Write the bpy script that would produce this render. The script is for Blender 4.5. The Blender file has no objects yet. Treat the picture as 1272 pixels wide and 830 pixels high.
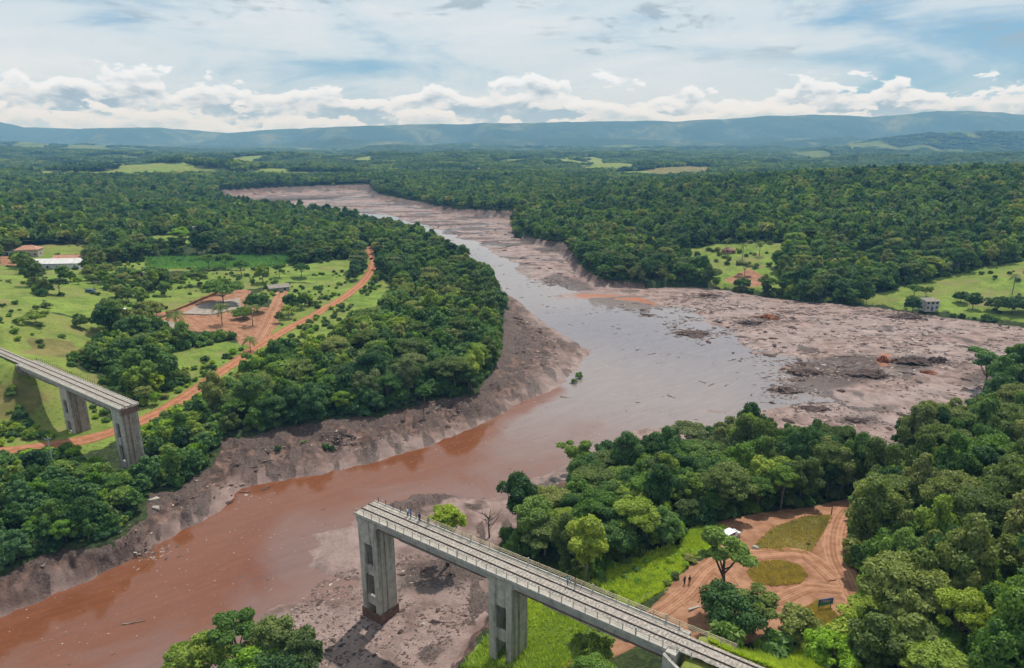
import bpy, math, random
import numpy as np
from mathutils import Vector, Matrix
R = math.radians
rnd = random.Random(7)
nr = np.random.default_rng(11)
scene = bpy.context.scene
COL = scene.collection

# ------------------------------------------------------------------ camera
CAMZ, FPX, HORIZON = 90.0, 848.0, 172.0
PITCH = math.atan((415 - HORIZON) / FPX)
cam = bpy.data.cameras.new('camera')
cam.sensor_width = 36.0
cam.lens = 36.0 * FPX / 1272.0
cam.clip_start, cam.clip_end = 1.0, 60000.0
cam_o = bpy.data.objects.new('camera', cam)
COL.objects.link(cam_o)
cam_o.location = (0, 0, CAMZ)
cam_o.rotation_euler = (math.pi / 2 - PITCH, 0, 0)
scene.camera = cam_o

# ------------------------------------------------------------------ light
SUN_EL, SUN_AZ = R(62), math.atan2(0.42, 0.91)      # azimuth from +Y towards +X
sun_dir = Vector((math.sin(SUN_AZ) * math.cos(SUN_EL), math.cos(SUN_AZ) * math.cos(SUN_EL), math.sin(SUN_EL)))
sl = bpy.data.lights.new('sun', 'SUN')
sl.energy, sl.angle, sl.color = 4.9, R(0.6), (1.0, 0.965, 0.91)
so = bpy.data.objects.new('sun', sl)
COL.objects.link(so)
so.rotation_euler = sun_dir.to_track_quat('Z', 'Y').to_euler()
scene.view_settings.view_transform = 'Standard'
scene.view_settings.look = 'None'
scene.view_settings.exposure = -0.22
scene.view_settings.gamma = 1.0
scene.view_settings.use_curve_mapping = False
cy = scene.cycles
cy.max_bounces, cy.diffuse_bounces, cy.glossy_bounces = 5, 2, 2
cy.transmission_bounces, cy.volume_bounces, cy.transparent_max_bounces = 2, 0, 6
cy.use_denoising = True
cy.sample_clamp_indirect = 4.0

# ------------------------------------------------------------------ node helpers
class N:
    def __init__(s, tree): s.t = tree; s.n = tree.nodes; s.l = tree.links
    def new(s, typ, **kw):
        nd = s.n.new(typ)
        for k, v in kw.items():
            if k.startswith('i_'):
                key = k[2:]
                key = int(key) if key.isdigit() else key.replace('_', ' ')
                s.put(nd.inputs[key], v)
            else: setattr(nd, k, v)
        return nd
    def put(s, sock, v):
        if isinstance(v, bpy.types.NodeSocket): s.l.new(v, sock)
        else:
            try: sock.default_value = v
            except Exception:
                sock.default_value = (*v, 1.0) if len(v) == 3 else v
    def math(s, op, a, b=None, c=None, clamp=False):
        nd = s.n.new('ShaderNodeMath'); nd.operation = op; nd.use_clamp = clamp
        s.put(nd.inputs[0], a)
        if b is not None: s.put(nd.inputs[1], b)
        if c is not None: s.put(nd.inputs[2], c)
        return nd.outputs[0]
    def mix(s, f, a, b, mode='MIX'):
        nd = s.n.new('ShaderNodeMix'); nd.data_type = 'RGBA'; nd.blend_type = mode
        s.put(nd.inputs[0], f)
        s.put(nd.inputs[6], (*a, 1) if isinstance(a, tuple) and len(a) == 3 else a)
        s.put(nd.inputs[7], (*b, 1) if isinstance(b, tuple) and len(b) == 3 else b)
        return nd.outputs[2]
    def step(s, v, lo, hi, o0=0.0, o1=1.0):
        nd = s.n.new('ShaderNodeMapRange'); nd.interpolation_type = 'SMOOTHSTEP'
        s.put(nd.inputs[0], v); s.put(nd.inputs[1], lo); s.put(nd.inputs[2], hi)
        s.put(nd.inputs[3], o0); s.put(nd.inputs[4], o1)
        return nd.outputs[0]
    def noise(s, vec, scale, detail=4.0, rough=0.55, dist=0.0):
        nd = s.n.new('ShaderNodeTexNoise')
        s.put(nd.inputs['Vector'], vec); nd.inputs['Scale'].default_value = scale
        nd.inputs['Detail'].default_value = detail; nd.inputs['Roughness'].default_value = rough
        nd.inputs['Distortion'].default_value = dist
        return nd.outputs[0]
    def vmul(s, vec, m):
        nd = s.n.new('ShaderNodeVectorMath'); nd.operation = 'MULTIPLY'
        s.put(nd.inputs[0], vec); s.put(nd.inputs[1], m)
        return nd.outputs[0]
    def comb(s, x, y, z):
        nd = s.n.new('ShaderNodeCombineXYZ')
        for i, v in enumerate((x, y, z)): s.put(nd.inputs[i], v)
        return nd.outputs[0]
    def attr(s, name, typ='GEOMETRY'):
        nd = s.n.new('ShaderNodeAttribute'); nd.attribute_name = name; nd.attribute_type = typ
        return nd

# ------------------------------------------------------------------ world: sky with thin high cloud and a far cumulus bank
world = bpy.data.worlds.new('World'); scene.world = world; world.use_nodes = True
world.cycles.sampling_method = 'MANUAL'; world.cycles.sample_map_resolution = 256
w = N(world.node_tree); w.n.clear()
sky = w.new('ShaderNodeTexSky', sky_type='NISHITA', sun_disc=False, sun_elevation=SUN_EL, sun_rotation=SUN_AZ, altitude=900.0, dust_density=1.2, air_density=1.0)
tc = w.new('ShaderNodeTexCoord')
sep = w.new('ShaderNodeSeparateXYZ'); w.l.new(tc.outputs['Generated'], sep.inputs[0])
dx, dy, dz = sep.outputs
el = w.math('ARCSINE', dz)
az = w.math('ARCTAN2', dx, dy)
zz = w.math('ADD', w.math('MAXIMUM', dz, 0.0), 0.10)
hp = w.comb(w.math('DIVIDE', dx, zz), w.math('DIVIDE', dy, zz), 0.37)
# veil of high cloud
va_ = w.new('ShaderNodeVectorMath', operation='ADD'); w.l.new(tc.outputs['Generated'], va_.inputs[0]); va_.inputs[1].default_value = (5.1, 1.0, 0.1)
vd = va_.outputs[0]
n1 = w.noise(w.vmul(vd, (3.4, 3.4, 13.0)), 1.0, 7.0, 0.60, 0.5)
n2 = w.noise(w.vmul(vd, (1.5, 1.5, 6.5)), 1.0, 3.0, 0.5, 0.3)
veil = w.math('ADD', w.math('MULTIPLY', n1, 0.60), w.math('MULTIPLY', n2, 0.40))
veil_f = w.step(veil, 0.375, 0.50)
thick = w.step(veil, 0.46, 0.66)
veil_col = w.mix(thick, (0.76, 0.88, 0.97), (0.98, 1.02, 1.06))
skyc = w.mix(1.0, sky.outputs[0], (0.12, 0.12, 0.12), 'MULTIPLY')
bluesky = w.mix(0.65, skyc, (0.15, 0.42, 0.70))
c1 = w.mix(w.math('MULTIPLY', veil_f, 0.95), bluesky, veil_col)
# small dark scud under the veil
ng = w.noise(w.comb(w.math('MULTIPLY', az, 7.0), w.math('MULTIPLY', el, 24.0), 4.4), 1.0, 8.0, 0.62, 0.4)
scud = w.math('MULTIPLY', w.step(ng, 0.555, 0.65), w.math('MULTIPLY', w.step(el, 0.085, 0.12), w.step(el, 0.165, 0.20, 1.0, 0.0)))
c1 = w.mix(w.math('MULTIPLY', scud, 0.8), c1, (0.40, 0.51, 0.60))
# cumulus bank: two rows of heaped cloud, lit from above
def heap(c, seed, base, spread, amp, fx, fy, grey):
    big = w.noise(w.comb(w.math('MULTIPLY', az, 5.5), seed, 9.1), 1.0, 2.0, 0.5)
    def dens(lift):
        e2 = w.math('ADD', el, lift)
        pf = w.noise(w.comb(w.math('MULTIPLY', az, fx), w.math('MULTIPLY', e2, fy), seed), 1.0, 7.0, 0.56, 0.15)
        topz = w.math('ADD', base, w.math('MULTIPLY', w.math('SUBTRACT', big, 0.5), spread))
        return w.math('ADD', w.math('MULTIPLY', w.math('SUBTRACT', topz, e2), 26.0), w.math('MULTIPLY', w.math('SUBTRACT', pf, 0.5), amp))
    d0, d1 = dens(0.0), dens(0.008)
    f = w.step(d0, 0.0, 0.16)
    rim = w.step(d1, -0.1, 0.85, 1.0, 0.0)
    tex = w.step(w.math('SUBTRACT', d0, d1), 0.02, 0.62)
    litm = w.math('MAXIMUM', rim, w.math('MULTIPLY', tex, 0.85))
    return w.mix(f, c, w.mix(litm, grey, (1.08, 1.15, 1.24)))
c2 = heap(c1, 1.7, 0.068, 0.066, 4.0, 14.0, 30.0, (0.38, 0.47, 0.55))
c2 = heap(c2, 6.3, 0.036, 0.050, 3.2, 17.0, 40.0, (0.55, 0.65, 0.73))
# haze right over the skyline
c3 = w.mix(w.step(el, 0.004, 0.045, 0.30, 0.0), c2, (0.78, 0.88, 0.94))
below = w.step(el, -0.03, 0.0, 1.0, 0.0)
c4 = w.mix(below, c3, (0.25, 0.30, 0.32))
bg = w.new('ShaderNodeBackground'); w.l.new(c4, bg.inputs[0]); bg.inputs[1].default_value = 1.0
wo = w.new('ShaderNodeOutputWorld'); w.l.new(bg.outputs[0], wo.inputs[0])

# ------------------------------------------------------------------ pixel -> place helpers
cP, sP = math.cos(PITCH), math.sin(PITCH)
def ray(px, py):
    u = (px - 636) / FPX; v = (py - 415) / FPX
    return (u, cP - v * sP, -sP - v * cP)
def at(px, py, z=0.0):
    d = ray(px, py); t = (z - CAMZ) / d[2]
    return (d[0] * t, d[1] * t)
def proj(x, y, z):
    q = z - CAMZ
    f = y * cP - q * sP; dn = -y * sP - q * cP
    f = np.maximum(f, 1e-3)
    return 636 + FPX * x / f, 415 + FPX * dn / f

# ------------------------------------------------------------------ numeric noise
def _hash(ix, iy, seed):
    h = (ix.astype(np.int64) * 374761393 + iy.astype(np.int64) * 668265263 + seed * 1442695041) & 0xffffffff
    h = ((h ^ (h >> 13)) * 1274126177) & 0xffffffff
    h = ((h ^ (h >> 16)) * 2246822519) & 0xffffffff
    return (h ^ (h >> 15)) / 4294967295.0
def vnoise(x, y, seed=0):
    x0 = np.floor(x); y0 = np.floor(y)
    fx = x - x0; fy = y - y0
    fx = fx * fx * fx * (fx * (fx * 6 - 15) + 10); fy = fy * fy * fy * (fy * (fy * 6 - 15) + 10)
    a = _hash(x0, y0, seed); b = _hash(x0 + 1, y0, seed); c = _hash(x0, y0 + 1, seed); d = _hash(x0 + 1, y0 + 1, seed)
    return (a * (1 - fx) + b * fx) * (1 - fy) + (c * (1 - fx) + d * fx) * fy
def fbm(x, y, octaves=4, seed=0, gain=0.5):
    s = 0.0; amp = 1.0; tot = 0.0
    for o in range(octaves):
        s = s + amp * vnoise(x, y, seed + o * 17); tot += amp
        x = x * 2.03 + 11.3; y = y * 2.03 - 7.1; amp *= gain
    return s / tot
def sstep(a, b, v):
    t = np.clip((v - a) / (b - a), 0, 1); return t * t * (3 - 2 * t)

# ------------------------------------------------------------------ polygons
def poly_d(poly, x, y):
    """signed distance, negative inside"""
    P = np.asarray(poly, float)
    ins = np.zeros(x.shape, bool); best = np.full(x.shape, 1e18)
    n = len(P)
    for i in range(n):
        ax, ay = P[i]; bx, by = P[(i + 1) % n]
        ex, ey = bx - ax, by - ay
        wx, wy = x - ax, y - ay
        t = np.clip((wx * ex + wy * ey) / (ex * ex + ey * ey + 1e-12), 0, 1)
        qx, qy = wx - ex * t, wy - ey * t
        best = np.minimum(best, qx * qx + qy * qy)
        if ay != by:
            c = ((ay > y) != (by > y)) & (x < (bx - ax) * (y - ay) / (by - ay) + ax)
            ins ^= c
    d = np.sqrt(best)
    return np.where(ins, -d, d)
def line_d(pts, x, y):
    best = np.full(x.shape, 1e18)
    for (ax, ay), (bx, by) in zip(pts[:-1], pts[1:]):
        ex, ey = bx - ax, by - ay
        t = np.clip(((x - ax) * ex + (y - ay) * ey) / (ex * ex + ey * ey + 1e-12), 0, 1)
        best = np.minimum(best, (x - ax - ex * t) ** 2 + (y - ay - ey * t) ** 2)
    return np.sqrt(best)
def W(pts, z=0.0): return [at(p[0], p[1], p[2] if len(p) > 2 else z) for p in pts]

LEFT_SHORE = [(-200, 850), (0, 768), (60, 742), (140, 705), (200, 672), (262, 640), (300, 607), (345, 597), (400, 588), (470, 572), (535, 552), (590, 530),
              (640, 503), (690, 482), (718, 455), (733, 436), (712, 425), (690, 412), (668, 396), (650, 380), (625, 362), (612, 345), (590, 330),
              (562, 312), (535, 296), (500, 288), (470, 283), (440, 278), (400, 272), (370, 268), (330, 262), (285, 254)]
LOW = W(LEFT_SHORE + [(272, 250), (285, 244), (330, 241.5), (400, 239), (455, 239), (462, 249), (520, 258), (560, 267), (600, 271), (640, 274), (650, 300), (690, 312),
        (715, 340), (745, 358), (800, 358), (860, 356), (900, 359), (960, 369), (1020, 375), (1090, 381), (1180, 393), (1272, 404), (1500, 424),
        (1500, 470), (1290, 468), (1235, 480), (1215, 500), (1195, 525), (1150, 548), (1110, 575), (1075, 595), (1000, 582), (900, 562), (850, 562), (790, 577),
        (720, 592), (690, 612), (650, 645), (612, 668), (604, 700), (625, 735), (605, 785), (560, 832), (520, 900), (430, 1000), (-300, 1000)])
MUD = W([(-260, 800, 9), (0, 706, 8), (35, 690, 8), (70, 672, 8), (130, 668, 7), (180, 640, 5), (196, 612, 4), (222, 604, 5), (255, 572, 6), (275, 540, 7), (330, 532, 7), (400, 522, 6),
        (470, 512, 6), (530, 498, 6), (590, 484, 6), (614, 458, 5), (622, 425, 5), (624, 395, 5), (618, 372, 4), (596, 345, 4), (560, 318, 4), (525, 300, 3), (490, 289, 3), (440, 279, 3), (400, 273, 3), (330, 263, 3), (280, 256, 3),
        (262, 250, 3), (278, 241, 3), (330, 238, 3), (400, 235.5, 3), (458, 234, 3), (470, 243, 3), (524, 253, 3), (565, 262, 3), (605, 266, 3), (636, 268, 4), (640, 290, 4), (664, 297, 4), (700, 303, 4),
        (722, 330, 4), (742, 346, 4), (800, 351, 4), (862, 352, 2.5), (900, 357, 2), (960, 367, 2), (1020, 373, 2), (1090, 379, 2), (1180, 391, 2), (1272, 402, 2), (1520, 421, 2),
        (1520, 476, 2), (1294, 472, 2), (1240, 485, 2), (1222, 505, 2), (1205, 530, 2), (1160, 552, 2), (1120, 580, 2), (1080, 602, 2), (1000, 588, 2), (900, 568, 2), (850, 568, 2), (794, 584, 2),
        (726, 600, 2), (698, 620, 2), (658, 655, 2), (622, 678, 2), (614, 700, 2), (640, 738, 2), (612, 790, 2), (566, 838, 2), (526, 905, 2), (440, 1010, 2), (-320, 1010, 0)])
WATER = W([(-200, 850), (0, 768), (60, 742), (140, 705), (200, 672), (262, 640), (300, 607), (345, 597), (400, 588), (470, 572), (535, 552), (590, 530),
        (640, 503), (690, 482), (718, 455), (733, 436), (712, 425), (690, 412), (668, 396), (650, 380), (625, 362), (612, 345), (590, 330),
        (562, 312), (535, 296), (500, 288), (470, 283), (440, 278), (400, 272), (370, 268), (360, 258), (400, 260), (440, 263), (475, 267), (520, 278), (560, 291), (600, 303), (620, 320), (650, 342), (690, 356),
        (720, 372), (790, 372), (850, 384), (880, 402), (920, 425), (975, 445), (1000, 466), (985, 495), (940, 512), (880, 520), (800, 535), (730, 560), (690, 582), (640, 605), (590, 622), (520, 640), (440, 655),
        (400, 700), (340, 740), (270, 770), (200, 830), (100, 930), (-300, 960)])
WATER2 = W([(280, 254), (295, 246), (350, 243), (440, 241), (410, 247), (340, 251)])

# land control heights: (px, py, z)
LAND = [(170, 588, 3.5), (96, 541, 8), (60, 522, 9.5), (20, 556, 8), (0, 640, 7), (-150, 700, 8), (60, 650, 6), (130, 640, 6), (0, 500, 14), (-150, 520, 16), (20, 462, 21), (0, 440, 22), (20, 410, 24), (62, 402, 22),
        (0, 372, 26), (-150, 400, 28), (0, 342, 21), (120, 420, 15), (150, 435, 11), (130, 480, 11), (200, 482, 8.5), (250, 480, 7.5), (320, 425, 8), (400, 372, 8), (460, 322, 8), (250, 397, 10), (330, 382, 9), (230, 362, 12), (300, 332, 11),
        (80, 332, 15), (200, 300, 13), (30, 302, 20), (-100, 300, 24), (450, 450, 7), (550, 400, 6), (400, 505, 6.5), (560, 470, 6), (600, 365, 5), (500, 312, 6), (300, 522, 7), (100, 272, 16), (300, 282, 10), (450, 288, 6), (0, 262, 22), (200, 258, 8),
        (680, 299, 5), (720, 326, 5), (800, 340, 5), (900, 345, 3.5), (1000, 362, 3), (1090, 374, 2.5), (1180, 382, 3), (1260, 392, 3), (1400, 400, 4), (1272, 342, 13), (1200, 345, 10), (1000, 305, 15), (900, 292, 15), (800, 292, 13),
        (700, 272, 11), (1272, 300, 22), (1150, 262, 31), (950, 252, 28), (800, 252, 21), (680, 252, 9), (1400, 260, 40),
        (640, 735, 2.5), (650, 830, 8), (620, 800, 5), (700, 800, 10), (640, 690, 3), (700, 680, 7), (750, 650, 7.5), (800, 700, 12), (830, 720, 14), (850, 742, 15.5), (906, 668, 14.5), (960, 720, 15.5), (1000, 690, 15), (1050, 640, 13.5),
        (1040, 740, 16), (790, 790, 14), (755, 800, 12), (700, 860, 13), (900, 830, 19), (1000, 800, 18), (1100, 800, 20), (1200, 780, 21), (1272, 700, 23), (1150, 690, 18), (1272, 600, 18), (1150, 610, 12), (1100, 600, 8.5), (1200, 545, 8), (1272, 490, 7),
        (1400, 520, 12), (1400, 700, 28), (1000, 590, 5), (900, 570, 3.5), (800, 580, 3), (900, 620, 10), (720, 605, 3.5), (1000, 620, 11), (1300, 900, 26), (900, 1000, 20), (600, 1000, 12)]
ctrl = [(*at(a, b, c), c) for a, b, c in LAND]
ctrl += [(-900, 900, 26), (-700, 1300, 17), (-300, 1400, 17), (-100, 1150, 7), (-330, 1150, 8), (0, 1500, 21), (120, 800, 24), (260, 820, 36), (450, 850, 45), (650, 850, 48), (900, 850, 50), (1200, 850, 50), (300, 1250, 10), (600, 1300, 12), (900, 1350, 14), (1300, 1400, 18), (0, 2000, 26), (-900, 1900, 24), (700, 1800, 16), (1500, 1900, 20),
         (-1500, 1500, 28), (-1500, 800, 34), (1500, 700, 50)]
C = np.array(ctrl); CX, CYY, CZ = C[:, 0], C[:, 1], C[:, 2]
def rk(d2): return np.sqrt(d2 + 36.0)
K = rk((CX[:, None] - CX[None]) ** 2 + (CYY[:, None] - CYY[None]) ** 2)
nC = len(CX)
Amat = np.zeros((nC + 1, nC + 1)); Amat[:nC, :nC] = K - 2.5 * np.eye(nC); Amat[nC, :nC] = 1; Amat[:nC, nC] = 1
sol = np.linalg.solve(Amat, np.append(CZ, 0.0)); RW, RC = sol[:nC], sol[nC]
def rbf(x, y):
    out = np.full(x.shape, RC)
    for i in range(nC):
        out += RW[i] * np.sqrt((x - CX[i]) ** 2 + (y - CYY[i]) ** 2 + 36.0)
    return out

# ridges: crest as (px, py) at a forward distance D
RIDGES = [
    (8000, 1400, [(-900, 156), (-300, 150), (0, 151.5), (30, 158), (100, 160), (141, 159), (201, 158.5), (250, 162), (282, 165), (320, 162), (352, 160), (438, 157.5), (528, 153.5), (640, 153.5), (733, 151), (793, 149.5), (843, 151), (934, 145), (1014, 142), (1085, 146), (1130, 142), (1165, 138.5), (1272, 143.5), (1500, 148), (2200, 150)]),
    (6500, 600, [(-900, 176), (0, 178), (200, 184), (300, 184), (360, 178), (420, 171), (470, 175), (560, 178), (640, 172), (760, 172), (860, 176), (960, 172), (1100, 170), (1272, 168), (2200, 170)]),
    (5500, 560, [(-900, 170), (0, 176), (200, 186), (360, 190), (428, 190), (503, 184), (569, 177), (640, 180), (700, 184), (783, 180), (880, 184), (994, 174), (1055, 169.5), (1085, 173), (1200, 176), (2200, 176)]),
    (4400, 560, [(-900, 168), (-100, 170), (0, 173), (100, 178), (200, 183), (300, 187), (450, 191), (640, 196), (800, 195), (940, 190), (1000, 184), (1085, 173), (1130, 167), (1175, 163.5), (1230, 162), (1272, 161), (1500, 160), (2200, 165)]),
    (3000, 330, [(-900, 176), (0, 182), (100, 186), (230, 190), (400, 193), (560, 198), (700, 201), (830, 201), (900, 195), (940, 192.5), (1000, 197), (1080, 203), (1272, 202), (2200, 200)]),
]
RID = []
for D, wd, pr in RIDGES:
    tx, zc = [], []
    for px, py in pr:
        d = ray(px, py); t = D / d[1]
        tx.append(d[0] / d[1]); zc.append(CAMZ + d[2] * t - (11.0 if D < 5000 else 0.0))
    RID.append((D, wd, np.array(tx), np.array(zc)))
def far_h(x, y):
    yy = np.maximum(y, 1.0)
    base = -2 + 70 * np.clip(fbm(x / 620.0 + 2.2, y / 430.0, 3, 5) - 0.44, 0, 1) + 12 * fbm(x / 210.0, y / 170.0, 2, 8)
    z = base.copy()
    for k, (D, wd, tx, zc) in enumerate(RID):
        t = x / yy
        crest = np.interp(t, tx, zc)
        nz = fbm(x / (D * 0.07) + k * 31, y / (D * 0.10) + k * 7, 4, 40 + k)
        off = (fbm(t * 9.0 + k, t * 0 + 3.3, 2, 60 + k) - 0.5) * wd * 1.2
        s = (y - D - off) / wd
        c = np.exp(-s * s)
        spur = 1 - np.abs(2 * nz - 1)
        c = c * (1 - 0.95 * (1 - c) * spur)
        hh = base * (1 - c) + crest * c + (nz - 0.5) * 0.10 * np.abs(crest - base) * (1 - c) * c * 4
        if D > 4000:
            L_ = D * 0.085
            rg_ = 1 - np.abs(2 * fbm(x / L_ + 3 * k, y / (L_ * 1.5), 3, 80 + k, 0.55) - 1)
            hh = hh - (rg_ ** 2) * (crest - base) * np.clip(c * (1 - c) * 4, 0, 1) * 0.75 + (fbm(x / (L_ * .3), y / (L_ * .3), 3, 90 + k) - .5) * 0.07 * np.abs(crest - base)
        z = np.maximum(z, np.where(crest > base, hh, z))
    return z

BA = np.array([-29.3, 113.1]); BD = np.array([0.8185, -0.5745]); BN = np.array([0.5745, 0.8185])
def bridge_uv(x, y):
    return (x - BA[0]) * BD[0] + (y - BA[1]) * BD[1], (x - BA[0]) * BN[0] + (y - BA[1]) * BN[1]

def land_z(x, y):
    r = np.sqrt(x * x + y * y)
    zn = rbf(x, y)
    f = sstep(1250, 1750, r)
    z = zn * (1 - f)
    m = f > 0
    if np.any(m):
        zf = np.zeros_like(x); zf[m] = far_h(x[m], y[m])
        z = z + zf * f
    # railway embankments behind both abutments
    u, v = bridge_uv(x, y)
    dv = np.abs(v - 2.5)
    emb = 22.2 - np.maximum(dv - 3.4, 0) * 0.62
    on = np.maximum(sstep(61.5, 64, u), 1 - sstep(-151, -147, u))
    emb = emb * on + (1 - on) * -50
    cut = 22.2 + np.maximum(dv - 4.0, 0) * 0.5
    z = np.where((on > 0.9) & (dv < 14), np.minimum(z, cut), z)
    return np.maximum(z, emb)

def base_h(x, y):
    """bed, banks and land without the mud/land offset; returns z, dLOW, dMUD"""
    dl = poly_d(LOW, x, y); dm = poly_d(MUD, x, y)
    jit = (fbm(x / 7.0, y / 7.0, 3, 3) - 0.5) * 5.0
    dlj = dl + jit * 0.6; dmj = dm + jit
    zl = land_z(x, y)
    s = np.where(dlj <= 0, 0.0, np.where(dmj >= 0, 1.0, dlj / (dlj + np.maximum(-dmj, 0) + 1e-6)))
    s = s ** 0.8
    s = np.clip(s + 0.05 * np.sin(s * 15 + fbm(x / 12.0, y / 12.0, 2, 22) * 14) * np.clip(s * (1 - s) * 4, 0, 1), 0, 1)
    # eroded steps and gullies on the bank
    gul = fbm(x / 5.0 + y / 19.0, y / 6.0, 4, 21) - 0.5
    bank = zl * s + gul * 4.6 * np.clip(s * (1 - s) * 4, 0, 1)
    u = fbm(x / 60.0, y / 60.0, 3, 9)
    flat = 0.32 + 0.5 * (u - 0.5)
    z = np.where(dlj <= 0, flat, flat * (1 - s) + bank)
    return z, dlj, dmj, s

def mud_h(x, y):
    z, dl, dm, s = base_h(x, y)
    dw = np.minimum(poly_d(WATER, x, y), poly_d(WATER2, x, y))
    jw = (fbm(x / 30.0, y / 11.0, 4, 77) - 0.5) * (44.0 - 40.0 * sstep(380, 480, y)) * sstep(0, 30, dl * -1) + (fbm(x / 3.0, y / 3.0, 3, 78) - 0.5) * 2.5 + (fbm(x / 55.0, y / 20.0, 3, 79) - 0.5) * 26.0 * sstep(420, 560, y)
    wet = sstep(4.0, -5.0, dw + jw)
    z = z - wet * 1.25 * sstep(2.0, -1.5, dl)
    # lumps of clay and small relief
    lump = fbm(x / 4.2, y / 4.2, 4, 31)
    fine = fbm(x / 0.9, y / 0.9, 3, 33)
    big = sstep(0.60, 0.78, fbm(x / 13.0, y / 11.0, 4, 35))
    amp = 0.35 + 0.65 * s
    dry = 1 - wet
    z = z + dry * ((lump - 0.45) * 0.75 * amp + (fine - 0.5) * (0.34 + 0.5 * np.clip(s, 0, 1)) + big * np.maximum(lump - 0.45, 0) * 4.0 * sstep(-2, -14, dl) * 0.8)
    z = z - np.clip(dm + 0.6, 0, 6) * 0.9 + 0.12
    return z, wet, dl, dm, s, big

def ground_h(x, y):
    z, dl, dm, s = base_h(x, y)
    z = z - np.clip(-dm, 0, 6) * 1.1
    r = np.sqrt(x * x + y * y)
    z = z + (fbm(x / 14.0, y / 14.0, 4, 51) - 0.5) * 1.3 * sstep(0, 12, dm) * sstep(2600, 1500, r)
    return z
def gh(x, y):
    return float(ground_h(np.array([float(x)]), np.array([float(y)]))[0])
def gm(x, y):
    a = np.array([float(x)]); b = np.array([float(y)])
    return float(max(ground_h(a, b)[0], mud_h(a, b)[0][0], 0.0))
def hit(px, py, z0=10.0, top=0.0):
    z = z0
    for _ in range(14):
        x, y = at(px, py, z + top)
        z = 0.5 * z + 0.5 * gm(x, y)
    x, y = at(px, py, z + top)
    return (x, y, gm(x, y))
def HP(pts, z0=10.0): return [hit(p[0], p[1], z0)[:2] for p in pts]

# ------------------------------------------------------------------ mesh helpers
def link(o, parent=None):
    COL.objects.link(o)
    if parent is not None: o.parent = parent
    return o
def tag(o, label=None, cat=None, group=None, kind=None):
    if label: o['label'] = label
    if cat: o['category'] = cat
    if group: o['group'] = group
    if kind: o['kind'] = kind
    return o
def np_mesh(name, V, Fq, mats=(), smooth=False):
    me = bpy.data.meshes.new(name)
    V = np.asarray(V, np.float32); Fq = np.asarray(Fq, np.int32)
    k = Fq.shape[1]
    me.vertices.add(len(V)); me.vertices.foreach_set('co', V.ravel())
    me.loops.add(Fq.size); me.loops.foreach_set('vertex_index', Fq.ravel())
    me.polygons.add(len(Fq)); me.polygons.foreach_set('loop_start', np.arange(0, Fq.size, k, dtype=np.int32))
    me.update(calc_edges=True)
    if smooth: me.polygons.foreach_set('use_smooth', np.ones(len(Fq), bool))
    for m in mats: me.materials.append(m)
    return me
def add_attr(me, name, vals):
    a = me.attributes.new(name, 'FLOAT', 'POINT')
    a.data.foreach_set('value', np.asarray(vals, np.float32))
class MB:
    def __init__(s): s.v = []; s.f = []; s.m = []
    def quadbox(s, P, mi=0):
        b = len(s.v); s.v += [tuple(p) for p in P]
        for f in ((0, 3, 2, 1), (4, 5, 6, 7), (0, 1, 5, 4), (1, 2, 6, 5), (2, 3, 7, 6), (3, 0, 4, 7)):
            s.f.append(tuple(b + i for i in f)); s.m.append(mi)
        return s
    def box(s, x0, x1, y0, y1, z0, z1, mi=0):
        return s.quadbox([(x0, y0, z0), (x1, y0, z0), (x1, y1, z0), (x0, y1, z0), (x0, y0, z1), (x1, y0, z1), (x1, y1, z1), (x0, y1, z1)], mi)
    def prism(s, prof, a, b, axis='y', mi=0):
        """prof: (u,w) outline; extruded along axis from a to b"""
        n = len(prof); base = len(s.v)
        for t in (a, b):
            for (p, q) in prof:
                s.v.append((p, t, q) if axis == 'y' else (t, p, q))
        s.f.append(tuple(base + i for i in range(n))); s.m.append(mi)
        s.f.append(tuple(base + n + i for i in reversed(range(n)))); s.m.append(mi)
        for i in range(n):
            j = (i + 1) % n
            s.f.append((base + j, base + i, base + n + i, base + n + j)); s.m.append(mi)
        return s
    def tube(s, pts, rad, seg=6, mi=0, cap=True):
        pts = [Vector(p) for p in pts]
        if not hasattr(rad, '__len__'): rad = [rad] * len(pts)
        rings = []
        for i, p in enumerate(pts):
            d = (pts[min(i + 1, len(pts) - 1)] - pts[max(i - 1, 0)]).normalized()
            up = Vector((0, 0, 1)) if abs(d.z) < 0.9 else Vector((1, 0, 0))
            a = d.cross(up).normalized(); b = d.cross(a)
            base = len(s.v)
            for k in range(seg):
                t = 2 * math.pi * k / seg
                s.v.append(tuple(p + (a * math.cos(t) + b * math.sin(t)) * rad[i]))
            rings.append(base)
        for i in range(len(rings) - 1):
            for k in range(seg):
                k2 = (k + 1) % seg
                s.f.append((rings[i] + k, rings[i] + k2, rings[i + 1] + k2, rings[i + 1] + k)); s.m.append(mi)
        if cap:
            s.f.append(tuple(rings[0] + k for k in reversed(range(seg)))); s.m.append(mi)
            s.f.append(tuple(rings[-1] + k for k in range(seg))); s.m.append(mi)
        return s
    def mesh(s, name, mats, smooth=False):
        me = bpy.data.meshes.new(name); me.from_pydata(s.v, [], s.f)
        for m in (mats if isinstance(mats, (list, tuple)) else [mats]): me.materials.append(m)
        if any(s.m): me.polygons.foreach_set('material_index', s.m)
        if smooth: me.polygons.foreach_set('use_smooth', [True] * len(me.polygons))
        me.update()
        return me
    def build(s, name, mats, parent=None, smooth=False):
        return link(bpy.data.objects.new(name, s.mesh(name, mats, smooth)), parent)
def empty(name, loc=(0, 0, 0), rz=0.0):
    o = bpy.data.objects.new(name, None); o.empty_display_size = 0.5
    o.location = loc; o.rotation_euler = (0, 0, rz)
    return link(o)

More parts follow.
